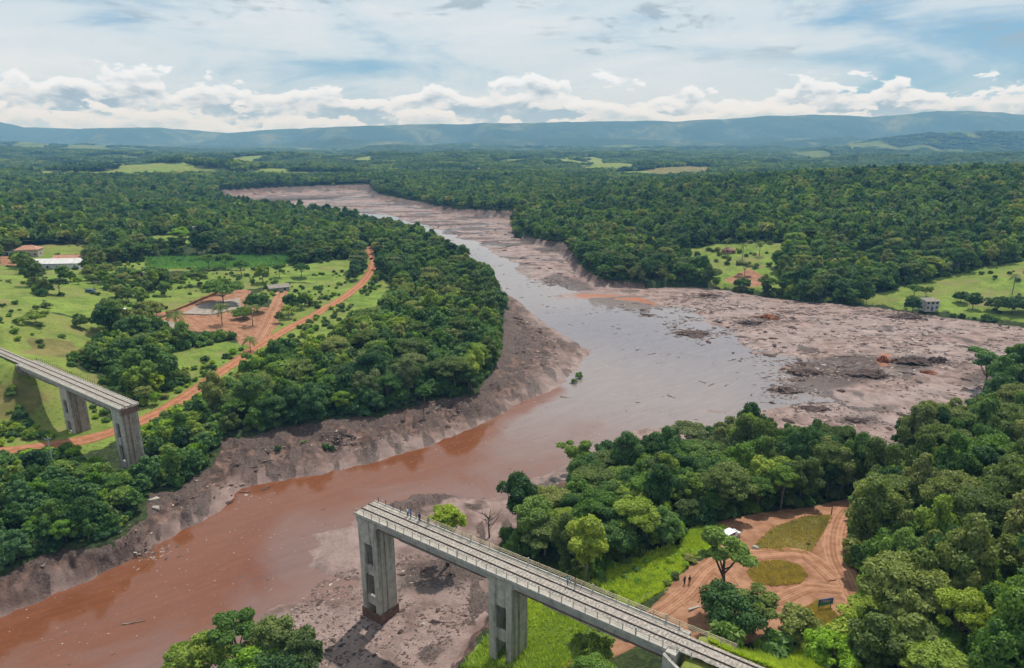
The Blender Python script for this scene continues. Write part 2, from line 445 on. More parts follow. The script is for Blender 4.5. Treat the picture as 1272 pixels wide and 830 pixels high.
# ------------------------------------------------------------------ materials
def mat(name):
    m = bpy.data.materials.new(name); m.use_nodes = True
    g = N(m.node_tree); g.n.clear()
    out = g.new('ShaderNodeOutputMaterial')
    return m, g, out
def principled(g, out, color, rough=0.8, spec=0.3, bump=None, bstr=0.3, bdist=0.1, metal=0.0):
    p = g.new('ShaderNodeBsdfPrincipled')
    g.put(p.inputs['Base Color'], (*color, 1) if isinstance(color, tuple) else color)
    g.put(p.inputs['Roughness'], rough); g.put(p.inputs['Specular IOR Level'], spec); g.put(p.inputs['Metallic'], metal)
    if bump is not None:
        b = g.new('ShaderNodeBump'); g.put(b.inputs['Height'], bump)
        b.inputs['Strength'].default_value = bstr; b.inputs['Distance'].default_value = bdist
        g.l.new(b.outputs[0], p.inputs['Normal'])
    g.l.new(p.outputs[0], out.inputs['Surface'])
    return p
def simple(name, color, rough=0.7, var=0.25, scale=1.5, spec=0.3, metal=0.0, bstr=0.2):
    m, g, out = mat(name)
    tcn = g.new('ShaderNodeTexCoord')
    n = g.noise(tcn.outputs['Object'], scale, 6.0, 0.65)
    dark = tuple(c * (1 - var) for c in color); lite = tuple(min(1, c * (1 + var)) for c in color)
    c = g.mix(g.step(n, 0.3, 0.7), dark, lite)
    principled(g, out, c, rough, spec, n, bstr, 0.03, metal)
    return m
def geo_pos(g):
    return g.new('ShaderNodeNewGeometry').outputs['Position']

def make_ground_mat():
    m, g, out = mat('ground')
    pos = geo_pos(g)
    meadow = g.attr('meadow').outputs['Fac']; dirt = g.attr('dirt').outputs['Fac']; dry = g.attr('dryness').outputs['Fac']
    nf = g.noise(pos, 0.9, 6.0, 0.65); nm = g.noise(pos, 0.11, 5.0, 0.6); nl = g.noise(pos, 0.02, 4.0, 0.55)
    floor = g.mix(g.step(nf, 0.35, 0.7), (0.020, 0.030, 0.012), (0.055, 0.075, 0.022))
    ga = g.mix(g.step(nm, 0.33, 0.68), (0.100, 0.155, 0.024), (0.195, 0.265, 0.045))
    ga = g.mix(g.math('MULTIPLY', g.step(nl, 0.40, 0.66), 0.6), ga, (0.200, 0.195, 0.055))
    ga = g.mix(g.math('MULTIPLY', g.step(nf, 0.50, 0.68), 0.75), ga, (0.048, 0.085, 0.018))
    ga = g.mix(g.math('MULTIPLY', g.step(g.noise(pos, 0.045, 6.0, 0.65), 0.54, 0.66), 0.55), ga, (0.200, 0.165, 0.070))
    dryc = g.mix(g.step(nm, 0.35, 0.65), (0.110, 0.105, 0.030), (0.210, 0.175, 0.065))
    ga = g.mix(g.math('MULTIPLY', g.step(g.noise(pos, 0.045, 6.0, 0.65), 0.54, 0.66), 0.55), ga, (0.200, 0.165, 0.070))
    dryc = g.mix(g.math('MULTIPLY', g.step(nf, 0.5, 0.7), 0.5), dryc, (0.075, 0.085, 0.022))
    ga = g.mix(g.step(g.math('ADD', dry, g.math('MULTIPLY', g.math('SUBTRACT', nm, 0.5), 0.7)), 0.35, 0.75), ga, dryc)
    nd = g.noise(g.vmul(pos, (1.0, 1.0, 0.3)), 0.35, 7.0, 0.65)
    dc = g.mix(g.step(nd, 0.34, 0.68), (0.215, 0.102, 0.055), (0.355, 0.190, 0.114))
    mf = g.step(g.math('ADD', meadow, g.math('MULTIPLY', g.math('SUBTRACT', nf, 0.5), 0.9)), 0.35, 0.62)
    df = g.step(g.math('ADD', dirt, g.math('MULTIPLY', g.math('SUBTRACT', nf, 0.5), 0.5)), 0.40, 0.58)
    c = g.mix(df, g.mix(mf, floor, ga), dc)
    principled(g, out, c, 0.95, 0.12, nf, 0.5, 0.5)
    return m
def make_mud_mat():
    m, g, out = mat('mud')
    pos = geo_pos(g)
    wet = g.attr('wet').outputs['Fac']; dark = g.attr('dark').outputs['Fac']; bank = g.attr('bank').outputs['Fac']; org = g.attr('rust').outputs['Fac']
    nf = g.noise(pos, 1.9, 9.0, 0.74); nm = g.noise(pos, 0.16, 6.0, 0.62, 0.4); nl = g.noise(g.vmul(pos, (0.5, 1.1, 1)), 0.035, 4.0, 0.6, 0.6)
    c = g.mix(g.step(nm, 0.34, 0.66), (0.142, 0.086, 0.068), (0.310, 0.214, 0.183))
    c = g.mix(g.math('MULTIPLY', g.step(nl, 0.45, 0.68), 0.65), c, (0.325, 0.228, 0.195))
    c = g.mix(g.math('MULTIPLY', g.step(nf, 0.53, 0.68), 0.85), c, (0.085, 0.055, 0.045))
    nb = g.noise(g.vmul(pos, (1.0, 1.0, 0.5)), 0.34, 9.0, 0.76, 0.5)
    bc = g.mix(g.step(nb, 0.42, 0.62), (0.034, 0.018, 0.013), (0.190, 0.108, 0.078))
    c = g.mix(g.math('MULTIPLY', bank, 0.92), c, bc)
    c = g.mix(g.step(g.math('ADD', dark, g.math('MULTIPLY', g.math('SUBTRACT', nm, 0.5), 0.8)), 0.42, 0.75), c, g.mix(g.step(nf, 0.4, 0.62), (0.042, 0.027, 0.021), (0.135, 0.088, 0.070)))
    c = g.mix(g.step(g.math('ADD', org, g.math('MULTIPLY', g.math('SUBTRACT', nm, 0.5), 0.9)), 0.45, 0.8), c, (0.30, 0.105, 0.045))
    c = g.mix(g.math('MULTIPLY', wet, 0.5), c, (0.200, 0.120, 0.095))
    damp = g.math('MULTIPLY', g.step(nl, 0.40, 0.62), g.math('SUBTRACT', 1.0, bank))
    rough = g.math('SUBTRACT', 0.80, g.math('MULTIPLY', g.math('MAXIMUM', damp, wet), 0.55))
    bh = g.math('ADD', nf, g.math('MULTIPLY', nm, 2.0))
    principled(g, out, c, rough, 0.35, bh, 0.8, 0.4)
    return m
def make_water_mat():
    m, g, out = mat('river_water')
    pos = geo_pos(g)
    sf = g.attr('sheen_free').outputs['Fac']; gy_ = g.attr('painted_sheen').outputs['Fac']
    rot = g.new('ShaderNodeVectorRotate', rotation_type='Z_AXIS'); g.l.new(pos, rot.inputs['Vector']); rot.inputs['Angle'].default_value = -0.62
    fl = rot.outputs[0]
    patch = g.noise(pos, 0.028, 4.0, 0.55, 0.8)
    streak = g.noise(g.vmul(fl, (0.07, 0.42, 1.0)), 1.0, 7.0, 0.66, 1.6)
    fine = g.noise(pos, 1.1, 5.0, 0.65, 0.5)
    t = g.math('ADD', sf, g.math('ADD', g.math('MULTIPLY', g.math('SUBTRACT', patch, 0.5), 1.7), g.math('MULTIPLY', g.math('SUBTRACT', streak, 0.5), 0.35)))
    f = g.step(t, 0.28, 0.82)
    silt_sheen = g.mix(g.step(streak, 0.1, 0.9), g.mix(gy_, (0.150, 0.083, 0.064), (0.185, 0.150, 0.140)), g.mix(gy_, (0.205, 0.122, 0.098), (0.255, 0.212, 0.198)))  # silty water, its grey paleness a sky reflection painted into the colour
    orange = g.mix(g.step(streak, 0.15, 0.85), (0.132, 0.045, 0.019), (0.186, 0.068, 0.031))  # muddy water tone where the painted sky reflection is left out
    c = g.mix(f, silt_sheen, orange)
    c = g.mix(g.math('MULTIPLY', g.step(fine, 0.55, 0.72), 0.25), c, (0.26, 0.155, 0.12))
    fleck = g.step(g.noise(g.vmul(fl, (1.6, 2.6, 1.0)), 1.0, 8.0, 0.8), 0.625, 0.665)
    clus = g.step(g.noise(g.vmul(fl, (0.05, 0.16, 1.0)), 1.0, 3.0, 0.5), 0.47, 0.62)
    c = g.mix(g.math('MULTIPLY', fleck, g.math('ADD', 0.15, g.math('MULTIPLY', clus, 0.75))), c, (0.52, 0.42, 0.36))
    bmp = fine
    p = principled(g, out, c, 0.05, 0.5, bmp, 0.035, 0.35)
    p.inputs['IOR'].default_value = 1.42
    return m
def make_road_mat(name, a, b):
    m, g, out = mat(name)
    pos = geo_pos(g)
    ac = g.attr('across').outputs['Fac']
    n = g.noise(pos, 0.5, 7.0, 0.65); nf = g.noise(pos, 2.5, 5.0, 0.65)
    rut = g.math('MULTIPLY', g.math('ADD', g.math('SINE', g.math('MULTIPLY', ac, 12.56)), g.math('SINE', g.math('MULTIPLY', ac, 44.0))), 0.42)
    c = g.mix(g.step(g.math('ADD', n, g.math('MULTIPLY', rut, 0.22)), 0.3, 0.7), a, b)
    c = g.mix(g.math('MULTIPLY', g.step(nf, 0.55, 0.75), 0.4), c, tuple(v * 0.55 for v in a))
    principled(g, out, c, 0.95, 0.1, nf, 0.4, 0.2)
    return m
def make_leaf(name, c0, c1, c2):
    m, g, out = mat(name)
    oi = g.new('ShaderNodeObjectInfo')
    pos = g.new('ShaderNodeTexCoord').outputs['Object']
    n = g.noise(pos, 0.8, 5.0, 0.75)
    r = oi.outputs['Random']
    ramp = g.new('ShaderNodeValToRGB'); g.l.new(r, ramp.inputs[0])
    e = ramp.color_ramp.elements
    e[0].position, e[0].color = 0.0, (*c0, 1)
    e[1].position, e[1].color = 1.0, (*c2, 1)
    k = e.new(0.55); k.color = (*c1, 1)
    wn = g.noise(geo_pos(g), 0.011, 3.0, 0.6)
    base = g.mix(g.step(wn, 0.36, 0.64), g.mix(1.0, ramp.outputs[0], (0.84, 0.92, 0.98), 'MULTIPLY'), g.mix(1.0, ramp.outputs[0], (1.58, 1.46, 1.12), 'MULTIPLY'))
    c = g.mix(g.step(n, 0.3, 0.7), base, g.mix(1.0, base, (1.7, 1.6, 1.25), 'MULTIPLY'))
    d = g.new('ShaderNodeBsdfPrincipled'); g.put(d.inputs['Base Color'], c); d.inputs['Roughness'].default_value = 0.65; d.inputs['Specular IOR Level'].default_value = 0.22
    t = g.new('ShaderNodeBsdfTranslucent'); g.put(t.inputs[0], g.mix(1.0, c, (1.25, 1.35, 0.55), 'MULTIPLY'))
    mx = g.new('ShaderNodeMixShader'); mx.inputs[0].default_value = 0.30
    g.l.new(d.outputs[0], mx.inputs[1]); g.l.new(t.outputs[0], mx.inputs[2]); g.l.new(mx.outputs[0], out.inputs['Surface'])
    return m
def make_hill_mat(name, meadow_amount):
    m, g, out = mat(name)
    pos = geo_pos(g)
    big = g.noise(pos, 0.0016, 5.0, 0.6); mid = g.noise(pos, 0.010, 5.0, 0.62); fine = g.noise(pos, 0.06, 7.0, 0.72)
    c = g.mix(g.step(fine, 0.36, 0.64), (0.018, 0.034, 0.016), (0.060, 0.095, 0.036))
    c = g.mix(g.math('MULTIPLY', g.step(big, 0.50, 0.66), meadow_amount), c, g.mix(g.step(mid, 0.4, 0.6), (0.095, 0.120, 0.045), (0.200, 0.200, 0.085)))
    c = g.mix(g.math('MULTIPLY', g.step(mid, 0.66, 0.74), 0.6), c, (0.170, 0.215, 0.055))
    c = g.mix(g.math('MULTIPLY', g.attr('glade').outputs['Fac'], 0.85), c, g.mix(g.step(mid, 0.4, 0.6), (0.110, 0.165, 0.035), (0.190, 0.225, 0.060)))
    principled(g, out, c, 0.95, 0.05, g.math('ADD', mid, fine), 0.8, 30.0)
    return m
def make_concrete(name, c0, c1, streak):
    m, g, out = mat(name)
    tcn = g.new('ShaderNodeTexCoord'); p = tcn.outputs['Object']
    n = g.noise(p, 0.8, 7.0, 0.65)
    st = g.noise(g.vmul(p, (1.0, 1.0, 0.07)), 1.0, 6.0, 0.72)
    sx = g.new('ShaderNodeSeparateXYZ'); g.l.new(p, sx.inputs[0])
    lift = g.math('PINGPONG', sx.outputs[2], 0.61)
    joint = g.step(lift, 0.0, 0.03, 1.0, 0.0)
    c = g.mix(g.step(n, 0.3, 0.7), c0, c1)
    c = g.mix(g.math('MULTIPLY', g.step(st, 0.50, 0.66), streak), c, (0.070, 0.056, 0.044))
    c = g.mix(g.math('MULTIPLY', joint, 0.25), c, (0.15, 0.13, 0.11))
    principled(g, out, c, 0.9, 0.2, g.math('SUBTRACT', n, joint), 0.25, 0.03)
    return m

M = {}
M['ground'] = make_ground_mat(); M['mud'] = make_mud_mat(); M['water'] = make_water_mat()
M['road'] = make_road_mat('red_dirt', (0.260, 0.105, 0.050), (0.390, 0.180, 0.098))
M['road2'] = make_road_mat('clearing_dirt', (0.230, 0.108, 0.058), (0.375, 0.200, 0.120))
M['hills'] = make_hill_mat('hill_forest', 0.8); M['mount'] = make_hill_mat('mountain_forest', 0.9)
M['leaf_dark'] = make_leaf('leaf_dark', (0.029, 0.066, 0.027), (0.052, 0.104, 0.038), (0.108, 0.172, 0.054))
M['leaf_mid'] = make_leaf('leaf_mid', (0.046, 0.096, 0.024), (0.080, 0.146, 0.034), (0.165, 0.220, 0.048))
M['leaf_olive'] = make_leaf('leaf_olive', (0.056, 0.088, 0.032), (0.088, 0.126, 0.045), (0.160, 0.178, 0.078))
M['leaf_bright'] = make_leaf('leaf_bright', (0.110, 0.205, 0.024), (0.140, 0.240, 0.030), (0.190, 0.250, 0.032))
M['leaf_teal'] = make_leaf('leaf_teal', (0.050, 0.110, 0.040), (0.075, 0.140, 0.055), (0.085, 0.160, 0.050))
M['leaf_grass'] = make_leaf('leaf_grass', (0.190, 0.275, 0.036), (0.235, 0.320, 0.045), (0.290, 0.350, 0.060))
M['leaf_palm'] = make_leaf('leaf_palm', (0.055, 0.090, 0.026), (0.070, 0.105, 0.030), (0.085, 0.115, 0.034))
M['bark'] = simple('bark', (0.115, 0.088, 0.068), 0.9, 0.4, 3.0, 0.1)
M['bark_pale'] = simple('bark_pale', (0.235, 0.190, 0.150), 0.9, 0.35, 3.0, 0.1)
M['driftwood'] = simple('driftwood', (0.085, 0.062, 0.052), 0.85, 0.5, 2.0, 0.2)
M['driftwood_pale'] = simple('driftwood_pale', (0.24, 0.175, 0.145), 0.85, 0.4, 2.0, 0.2)
M['clod'] = simple('clod', (0.085, 0.056, 0.047), 0.9, 0.45, 1.2, 0.2, 0, 0.6)
M['clod_red'] = simple('clod_red', (0.23, 0.080, 0.038), 0.9, 0.35, 1.2, 0.2, 0, 0.6)
M['concrete'] = make_concrete('concrete', (0.330, 0.305, 0.262), (0.480, 0.445, 0.385), 0.75)
M['concrete_girder'] = make_concrete('girder_concrete', (0.300, 0.285, 0.255), (0.420, 0.395, 0.345), 0.45)
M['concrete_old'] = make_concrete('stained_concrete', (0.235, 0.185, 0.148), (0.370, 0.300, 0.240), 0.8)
M['slab'] = simple('pale_slab', (0.36, 0.32, 0.27), 0.9, 0.22, 0.6)
M['ballast'] = simple('ballast', (0.330, 0.290, 0.250), 0.95, 0.45, 3.2, 0.1, 0, 0.8)
M['thatch'] = simple('thatch', (0.21, 0.185, 0.15), 0.95, 0.3, 1.0)
M['kerbstone'] = simple('kerbstone', (0.23, 0.19, 0.14), 0.95, 0.4, 2.0)
M['sleeper'] = simple('sleeper', (0.230, 0.195, 0.165), 0.9, 0.35, 2.0)
M['rail'] = simple('rail_steel', (0.050, 0.036, 0.030), 0.55, 0.3, 2.0, 0.4)
M['railing'] = simple('railing_paint', (0.520, 0.430, 0.270), 0.7, 0.25, 1.5)
M['railing_grey'] = simple('railing_grey', (0.440, 0.410, 0.350), 0.8, 0.3, 1.5)
M['post_old'] = simple('old_post', (0.130, 0.105, 0.085), 0.85, 0.3, 1.5)
M['tile'] = simple('roof_tile', (0.380, 0.195, 0.125), 0.85, 0.35, 1.2)
M['tile_brown'] = simple('roof_tile_brown', (0.230, 0.130, 0.090), 0.85, 0.35, 1.2)
M['wall'] = simple('render_wall', (0.440, 0.370, 0.290), 0.9, 0.18, 0.8)
M['wall_white'] = simple('white_wall', (0.620, 0.610, 0.580), 0.9, 0.2, 0.8)
M['wall_grey'] = simple('grey_wall', (0.400, 0.385, 0.365), 0.9, 0.25, 0.8)
M['wall_brick'] = simple('brick_wall', (0.330, 0.150, 0.090), 0.9, 0.3, 1.0)
M['tin'] = simple('tin_roof', (0.50, 0.48, 0.45), 0.6, 0.25, 0.5, 0.4)
M['opening'] = simple('dark_opening', (0.018, 0.017, 0.016), 0.6, 0.2, 1.0)
M['glass'] = simple('dark_glass', (0.020, 0.026, 0.032), 0.08, 0.1, 1.0, 0.5)
M['paint_white'] = simple('white_paint', (0.760, 0.780, 0.790), 0.25, 0.04, 1.0, 0.5)
M['paint_dark'] = simple('dark_paint', (0.12, 0.05, 0.04), 0.3, 0.1, 1.0, 0.5)
M['tyre'] = simple('tyre_rubber', (0.020, 0.019, 0.018), 0.85, 0.2, 2.0)
M['chrome'] = simple('lamp_glass', (0.70, 0.70, 0.66), 0.2, 0.05, 1.0, 0.5)
M['red_lamp'] = simple('red_lamp', (0.35, 0.02, 0.015), 0.3, 0.05, 1.0, 0.5)
M['skin'] = simple('skin', (0.250, 0.140, 0.095), 0.6, 0.1, 3.0)
M['hair'] = simple('hair', (0.018, 0.013, 0.010), 0.6, 0.1, 3.0)
CL = {'blue': (0.06, 0.16, 0.42), 'navy': (0.025, 0.035, 0.075), 'white': (0.70, 0.72, 0.74), 'black': (0.022, 0.022, 0.025), 'grey': (0.22, 0.21, 0.20), 'teal': (0.15, 0.38, 0.46), 'tan': (0.34, 0.25, 0.17), 'red': (0.35, 0.05, 0.04), 'denim': (0.07, 0.11, 0.19)}
for k_, v_ in CL.items(): M['cloth_' + k_] = simple('cloth_' + k_, v_, 0.85, 0.15, 4.0)
M['sign_blue'] = simple('sign_blue', (0.035, 0.13, 0.36), 0.45, 0.12, 1.5)
M['sign_green'] = simple('sign_green', (0.03, 0.28, 0.22), 0.45, 0.12, 1.5)
M['leaf_dry'] = make_leaf('leaf_dry', (0.20, 0.175, 0.06), (0.25, 0.20, 0.085), (0.27, 0.24, 0.09))
M['corn'] = make_leaf('leaf_corn', (0.055, 0.150, 0.050), (0.065, 0.170, 0.055), (0.080, 0.185, 0.055))
#PART2
# ------------------------------------------------------------------ terrain grids (polar, finer near the camera)
R0, R1, NRAD, AMAX, NAZ = 30.0, 3000.0, 560, R(60), 740
rr = R0 * (R1 / R0) ** (np.arange(NRAD) / (NRAD - 1.0))
aa = np.linspace(-AMAX, AMAX, NAZ)
GX = rr[:, None] * np.sin(aa)[None]; GY = rr[:, None] * np.cos(aa)[None]
GZ = ground_h(GX.ravel(), GY.ravel()).reshape(GX.shape)
GM = np.full(GX.shape, -50.0)
sel = rr < 1500
dmq = poly_d(MUD, GX[sel].ravel(), GY[sel].ravel()).reshape(GX[sel].shape)
sub = dmq < 8
tmp = np.full(dmq.shape, -50.0)
mres = mud_h(GX[sel][sub], GY[sel][sub]); tmp[sub] = mres[0]
GM[sel] = tmp
GTOP = np.maximum(np.maximum(GZ, GM), 0.0)
def look(x, y, tab=None):
    tab = GTOP if tab is None else tab
    x = np.asarray(x, float); y = np.asarray(y, float)
    r = np.clip(np.hypot(x, y), R0, R1 * 0.999); a = np.clip(np.arctan2(x, y), -AMAX, AMAX * 0.9999)
    fi = np.log(r / R0) / math.log(R1 / R0) * (NRAD - 1); fa = (a + AMAX) / (2 * AMAX) * (NAZ - 1)
    i = np.clip(fi.astype(int), 0, NRAD - 2); j = np.clip(fa.astype(int), 0, NAZ - 2)
    u = fi - i; v = fa - j
    return (tab[i, j] * (1 - v) + tab[i, j + 1] * v) * (1 - u) + (tab[i + 1, j] * (1 - v) + tab[i + 1, j + 1] * v) * u
def gm(x, y): return float(look(x, y))
def hit(px, py, top=0.0):
    """first point of the ground seen through that pixel (top: a height above the ground to aim at)"""
    d = ray(px, py)
    t = np.linspace(40, 3400, 6000)
    x, y, z = d[0] * t, d[1] * t, CAMZ + d[2] * t
    below = z < look(x, y) + top
    k = int(np.argmax(below)) if below.any() else len(t) - 1
    return (x[k], y[k], float(look(x[k], y[k])))
def HP(pts): return [hit(*p)[:2] for p in pts]

# land cover outlines
MEADOWS = [HP(p) for p in (
    [(-180, 325), (20, 328), (38, 352), (60, 388), (105, 399), (140, 403), (120, 425), (92, 440), (92, 455), (150, 482), (150, 500), (128, 524), (80, 538), (0, 556), (-180, 575)],
    [(183, 390), (183, 366), (215, 352), (262, 337), (330, 336), (400, 325), (445, 321), (438, 345), (402, 352), (360, 350), (325, 358), (262, 364), (215, 386)],
    [(184, 293), (278, 292), (276, 303), (235, 306), (188, 301)],
    [(178, 320), (290, 318), (362, 318), (356, 335), (260, 336), (180, 338)],
    [(342, 428), (400, 396), (450, 362), (476, 346), (497, 368), (455, 396), (418, 418), (380, 432)],
    [(1058, 375), (1120, 358), (1190, 340), (1272, 324), (1420, 296), (1420, 418), (1272, 401), (1180, 390), (1100, 381)],
    [(848, 316), (862, 308), (930, 300), (988, 303), (962, 326), (974, 362), (935, 362), (880, 352), (862, 338)],
    [(560, 845), (612, 785), (645, 742), (690, 752), (752, 800), (735, 830), (700, 870), (560, 900)],
    [(722, 735), (760, 706), (838, 680), (852, 705), (820, 735), (772, 764), (740, 752)],
    [(880, 795), (1000, 812), (1030, 840), (980, 860), (900, 830)],
    [(846, 690), (850, 665), (880, 650), (905, 660), (885, 690)],
    [(740, 216), (800, 212), (892, 206), (884, 218), (826, 224), (790, 222)],
    [(936, 683), (962, 655), (1005, 641), (1036, 640), (1004, 689)], [(928, 712), (945, 700), (968, 697), (994, 704), (1002, 714), (992, 725), (965, 729), (938, 724)],
    [(982, 768), (1018, 747), (1036, 760), (1042, 792), (990, 795)],
    [(40, 338), (110, 330), (180, 325), (186, 360), (180, 398), (140, 402), (105, 398), (60, 386)], [(345, 372), (400, 352), (438, 346), (440, 356), (400, 382), (350, 408), (340, 400)],
    [(316, 366), (345, 352), (402, 352), (400, 374), (345, 376)], [(28, 305), (110, 304), (120, 325), (30, 332)],
    [(560, 214), (600, 210), (612, 215), (575, 219)], [(60, 205), (150, 203), (240, 207), (150, 211)], [(195, 440), (280, 425), (320, 428), (300, 448), (255, 482), (215, 505), (180, 500), (240, 470)],
)]
DIRTS = [HP(p) for p in (
    [(198, 398), (225, 384), (262, 369), (300, 364), (318, 366), (312, 380), (345, 384), (346, 404), (322, 428), (296, 430), (290, 412), (215, 411)],
    [(795, 770), (835, 730), (858, 706), (885, 692), (902, 672), (890, 650), (930, 640), (1000, 630), (1056, 618), (1064, 640), (1052, 670), (1052, 700), (1062, 725), (1080, 758), (1060, 775), (1020, 790), (960, 800), (880, 792), (836, 786)],
    [(898, 348), (930, 334), (956, 346), (942, 356), (918, 356)], [(0, 318), (22, 318), (22, 330), (0, 330)], [(88, 321), (105, 322), (102, 330), (88, 328)],
    [(730, 795), (765, 783), (800, 792), (770, 815), (742, 835), (690, 870), (680, 850)],
    [(450, 306), (462, 306), (466, 318), (452, 318)],
)]
DRY = [HP(p) for p in ([(936, 683), (962, 655), (1005, 641), (1036, 640), (1004, 689)], [(928, 712), (945, 700), (968, 697), (994, 704), (1002, 714), (992, 725), (965, 729), (938, 724)],
                       [(982, 768), (1018, 747), (1036, 760), (1042, 792), (990, 795)], [(40, 420), (100, 425), (88, 445), (30, 440)], [(-100, 480), (20, 470), (60, 490), (40, 520), (-100, 530)], [(800, 212), (892, 206), (884, 218), (826, 224)])]
ROADPX = [(-120, 572), (0, 561), (60, 554), (115, 545), (170, 526), (215, 503), (252, 478), (300, 445), (340, 419), (400, 386), (440, 360), (460, 338), (463, 322), (458, 312)]
ROAD = HP(ROADPX)
CLEAR_PX = [[(780, 780), (836, 715), (858, 700), (905, 660), (960, 640), (1055, 630), (1052, 660), (1045, 690), (1052, 720), (1060, 745), (1030, 768), (960, 778), (900, 730), (840, 790)],
            [(185, 388), (262, 362), (330, 345), (440, 325), (430, 345), (345, 372), (346, 404), (325, 425), (296, 426), (290, 414), (215, 408)],
            [(183, 294), (276, 293), (274, 302), (190, 301)], [(182, 322), (360, 319), (355, 334), (182, 335)],
            [(-20, 338), (25, 338), (60, 390), (105, 402), (138, 406), (92, 440), (140, 470), (155, 500), (20, 448), (-20, 440)],
            [(1065, 374), (1125, 360), (1200, 342), (1300, 322), (1300, 402), (1180, 388)],
            [(600, 830), (612, 790), (645, 750), (690, 760), (740, 800), (700, 840)], [(725, 738), (765, 712), (835, 690), (848, 705), (770, 760)],
            [(345, 425), (400, 396), (450, 364), (474, 350), (492, 368), (450, 392), (410, 415), (380, 428)], [(200, 440), (280, 428), (318, 430), (300, 446), (255, 480), (215, 500), (190, 498), (240, 470)], [(960, 515), (1200, 515), (1135, 545), (1090, 598), (1066, 575), (1050, 556), (1000, 544), (960, 532)], [(860, 500), (960, 500), (960, 526), (900, 510)], [(790, 790), (890, 830), (1010, 838), (1010, 1000), (700, 1000), (760, 800)], [(1188, 430), (1246, 428), (1240, 462), (1232, 492), (1205, 500)], [(30, 308), (95, 308), (105, 336), (36, 336)], [(1138, 368), (1168, 368), (1168, 390), (1138, 390)],
            [(400, 690), (600, 700), (645, 735), (760, 795), (720, 815), (690, 1000), (400, 1000)], [(930, 750), (1050, 740), (1048, 768), (940, 770)], [(745, 216), (800, 211), (890, 207), (882, 217), (826, 223)]]
def inpix(poly, px, py):
    return poly_d(poly, px, py) < 0

gx, gy = GX.ravel(), GY.ravel()
def cover(polys, jit=2.0):
    best = np.full(gx.shape, 1e9)
    for p in polys:
        P = np.array(p); m = (gx > P[:, 0].min() - 30) & (gx < P[:, 0].max() + 30) & (gy > P[:, 1].min() - 30) & (gy < P[:, 1].max() + 30)
        if m.any(): best[m] = np.minimum(best[m], poly_d(p, gx[m], gy[m]))
    j = (fbm(gx / 5.0, gy / 5.0, 3, 91) - 0.5) * jit
    return np.clip(0.5 - (best + j) / 3.0, 0, 1)
gmeadow = cover(MEADOWS, 5.0); gdirt = cover(DIRTS, 2.0)
gisl = cover(MEADOWS[12:15], 0.6)
gdirt = gdirt * (1 - gisl)
gdry = cover(DRY, 6.0)
rd = line_d(ROAD, gx, gy)
gmeadow = np.maximum(gmeadow, sstep(9, 5, rd + (fbm(gx / 4, gy / 4, 2, 95) - 0.5) * 4))
du, dv_ = bridge_uv(gx, gy)
emb_g = (np.abs(dv_ - 2.5) < 9) & ((du > 60) | (du < -145))
gmeadow = np.where(emb_g, 1.0, gmeadow)
# scattered glades in the far country
rg = np.hypot(gx, gy)
def glade_f(x, y): return fbm(x / 240.0 + 5, y / 330.0, 3, 123)
glade = sstep(0.612, 0.625, glade_f(gx, gy)) * sstep(1450, 1700, rg)
gmeadow = np.maximum(gmeadow, glade)
def quads(nr_, na_, keep=None):
    i, j = np.meshgrid(np.arange(nr_ - 1), np.arange(na_ - 1), indexing='ij')
    a = i * na_ + j
    F = np.stack([a, a + 1, a + na_ + 1, a + na_], -1).reshape(-1, 4)
    return F if keep is None else F[keep.ravel()]
V = np.stack([gx, gy, GZ.ravel()], -1)
me = np_mesh('ground', V, quads(NRAD, NAZ)[:, ::-1], [M['ground']], True)
add_attr(me, 'meadow', gmeadow); add_attr(me, 'dirt', gdirt); add_attr(me, 'dryness', gdry)
ground = tag(link(bpy.data.objects.new('ground', me)), kind='structure')

# mud flat and banks
mr = 70.0 * (1500.0 / 70.0) ** (np.arange(640) / 639.0); ma = np.linspace(-R(52), R(47), 860)
MX = mr[:, None] * np.sin(ma)[None]; MY = mr[:, None] * np.cos(ma)[None]
# keep cells near the mud by looking the distance up on a coarse grid first
dco = poly_d(MUD, MX[::4, ::4].ravel(), MY[::4, ::4].ravel()).reshape(MX[::4, ::4].shape)
near = np.repeat(np.repeat(dco < 9, 4, 0), 4, 1)[:640, :860]
idx = np.full(MX.shape, -1); keepv = near.ravel()
vx, vy = MX.ravel()[keepv], MY.ravel()[keepv]
mz, mwet, mdl, mdm, ms, mbig = mud_h(vx, vy)
remap = np.full(MX.size, -1); remap[keepv] = np.arange(keepv.sum())
F = quads(640, 860)
F = F[(remap[F] >= 0).all(1)]
F = remap[F]
F = F[(mdm[F] < 4.5).any(1)]
me = np_mesh('mud_flat', np.stack([vx, vy, mz], -1), F[:, ::-1], [M['mud']], True)
DARKS = [W(p) for p in ([(975, 470), (990, 450), (1060, 440), (1100, 445), (1105, 470), (1060, 480), (1020, 490), (980, 490)], [(1100, 445), (1150, 440), (1160, 460), (1110, 468)], [(500, 700), (590, 690), (600, 720), (540, 740), (500, 735)],
                        [(1195, 468), (1260, 455), (1260, 480), (1200, 482)], [(660, 352), (690, 340), (730, 352), (740, 362), (690, 362)], [(1040, 520), (1090, 515), (1095, 530), (1050, 528)])]
dk = np.full(vx.shape, 1e9)
for p in DARKS: dk = np.minimum(dk, poly_d(p, vx, vy))
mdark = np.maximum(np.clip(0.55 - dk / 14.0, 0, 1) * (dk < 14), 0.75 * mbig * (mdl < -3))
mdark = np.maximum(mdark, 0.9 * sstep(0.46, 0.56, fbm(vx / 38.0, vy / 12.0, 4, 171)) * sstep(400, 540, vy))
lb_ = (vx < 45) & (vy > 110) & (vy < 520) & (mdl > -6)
mdark = np.maximum(mdark, 0.72 * sstep(0.47, 0.58, fbm((vx + vy * .3) / 3.5, (vy - vx * .6) / 11.0, 4, 181)) * lb_)
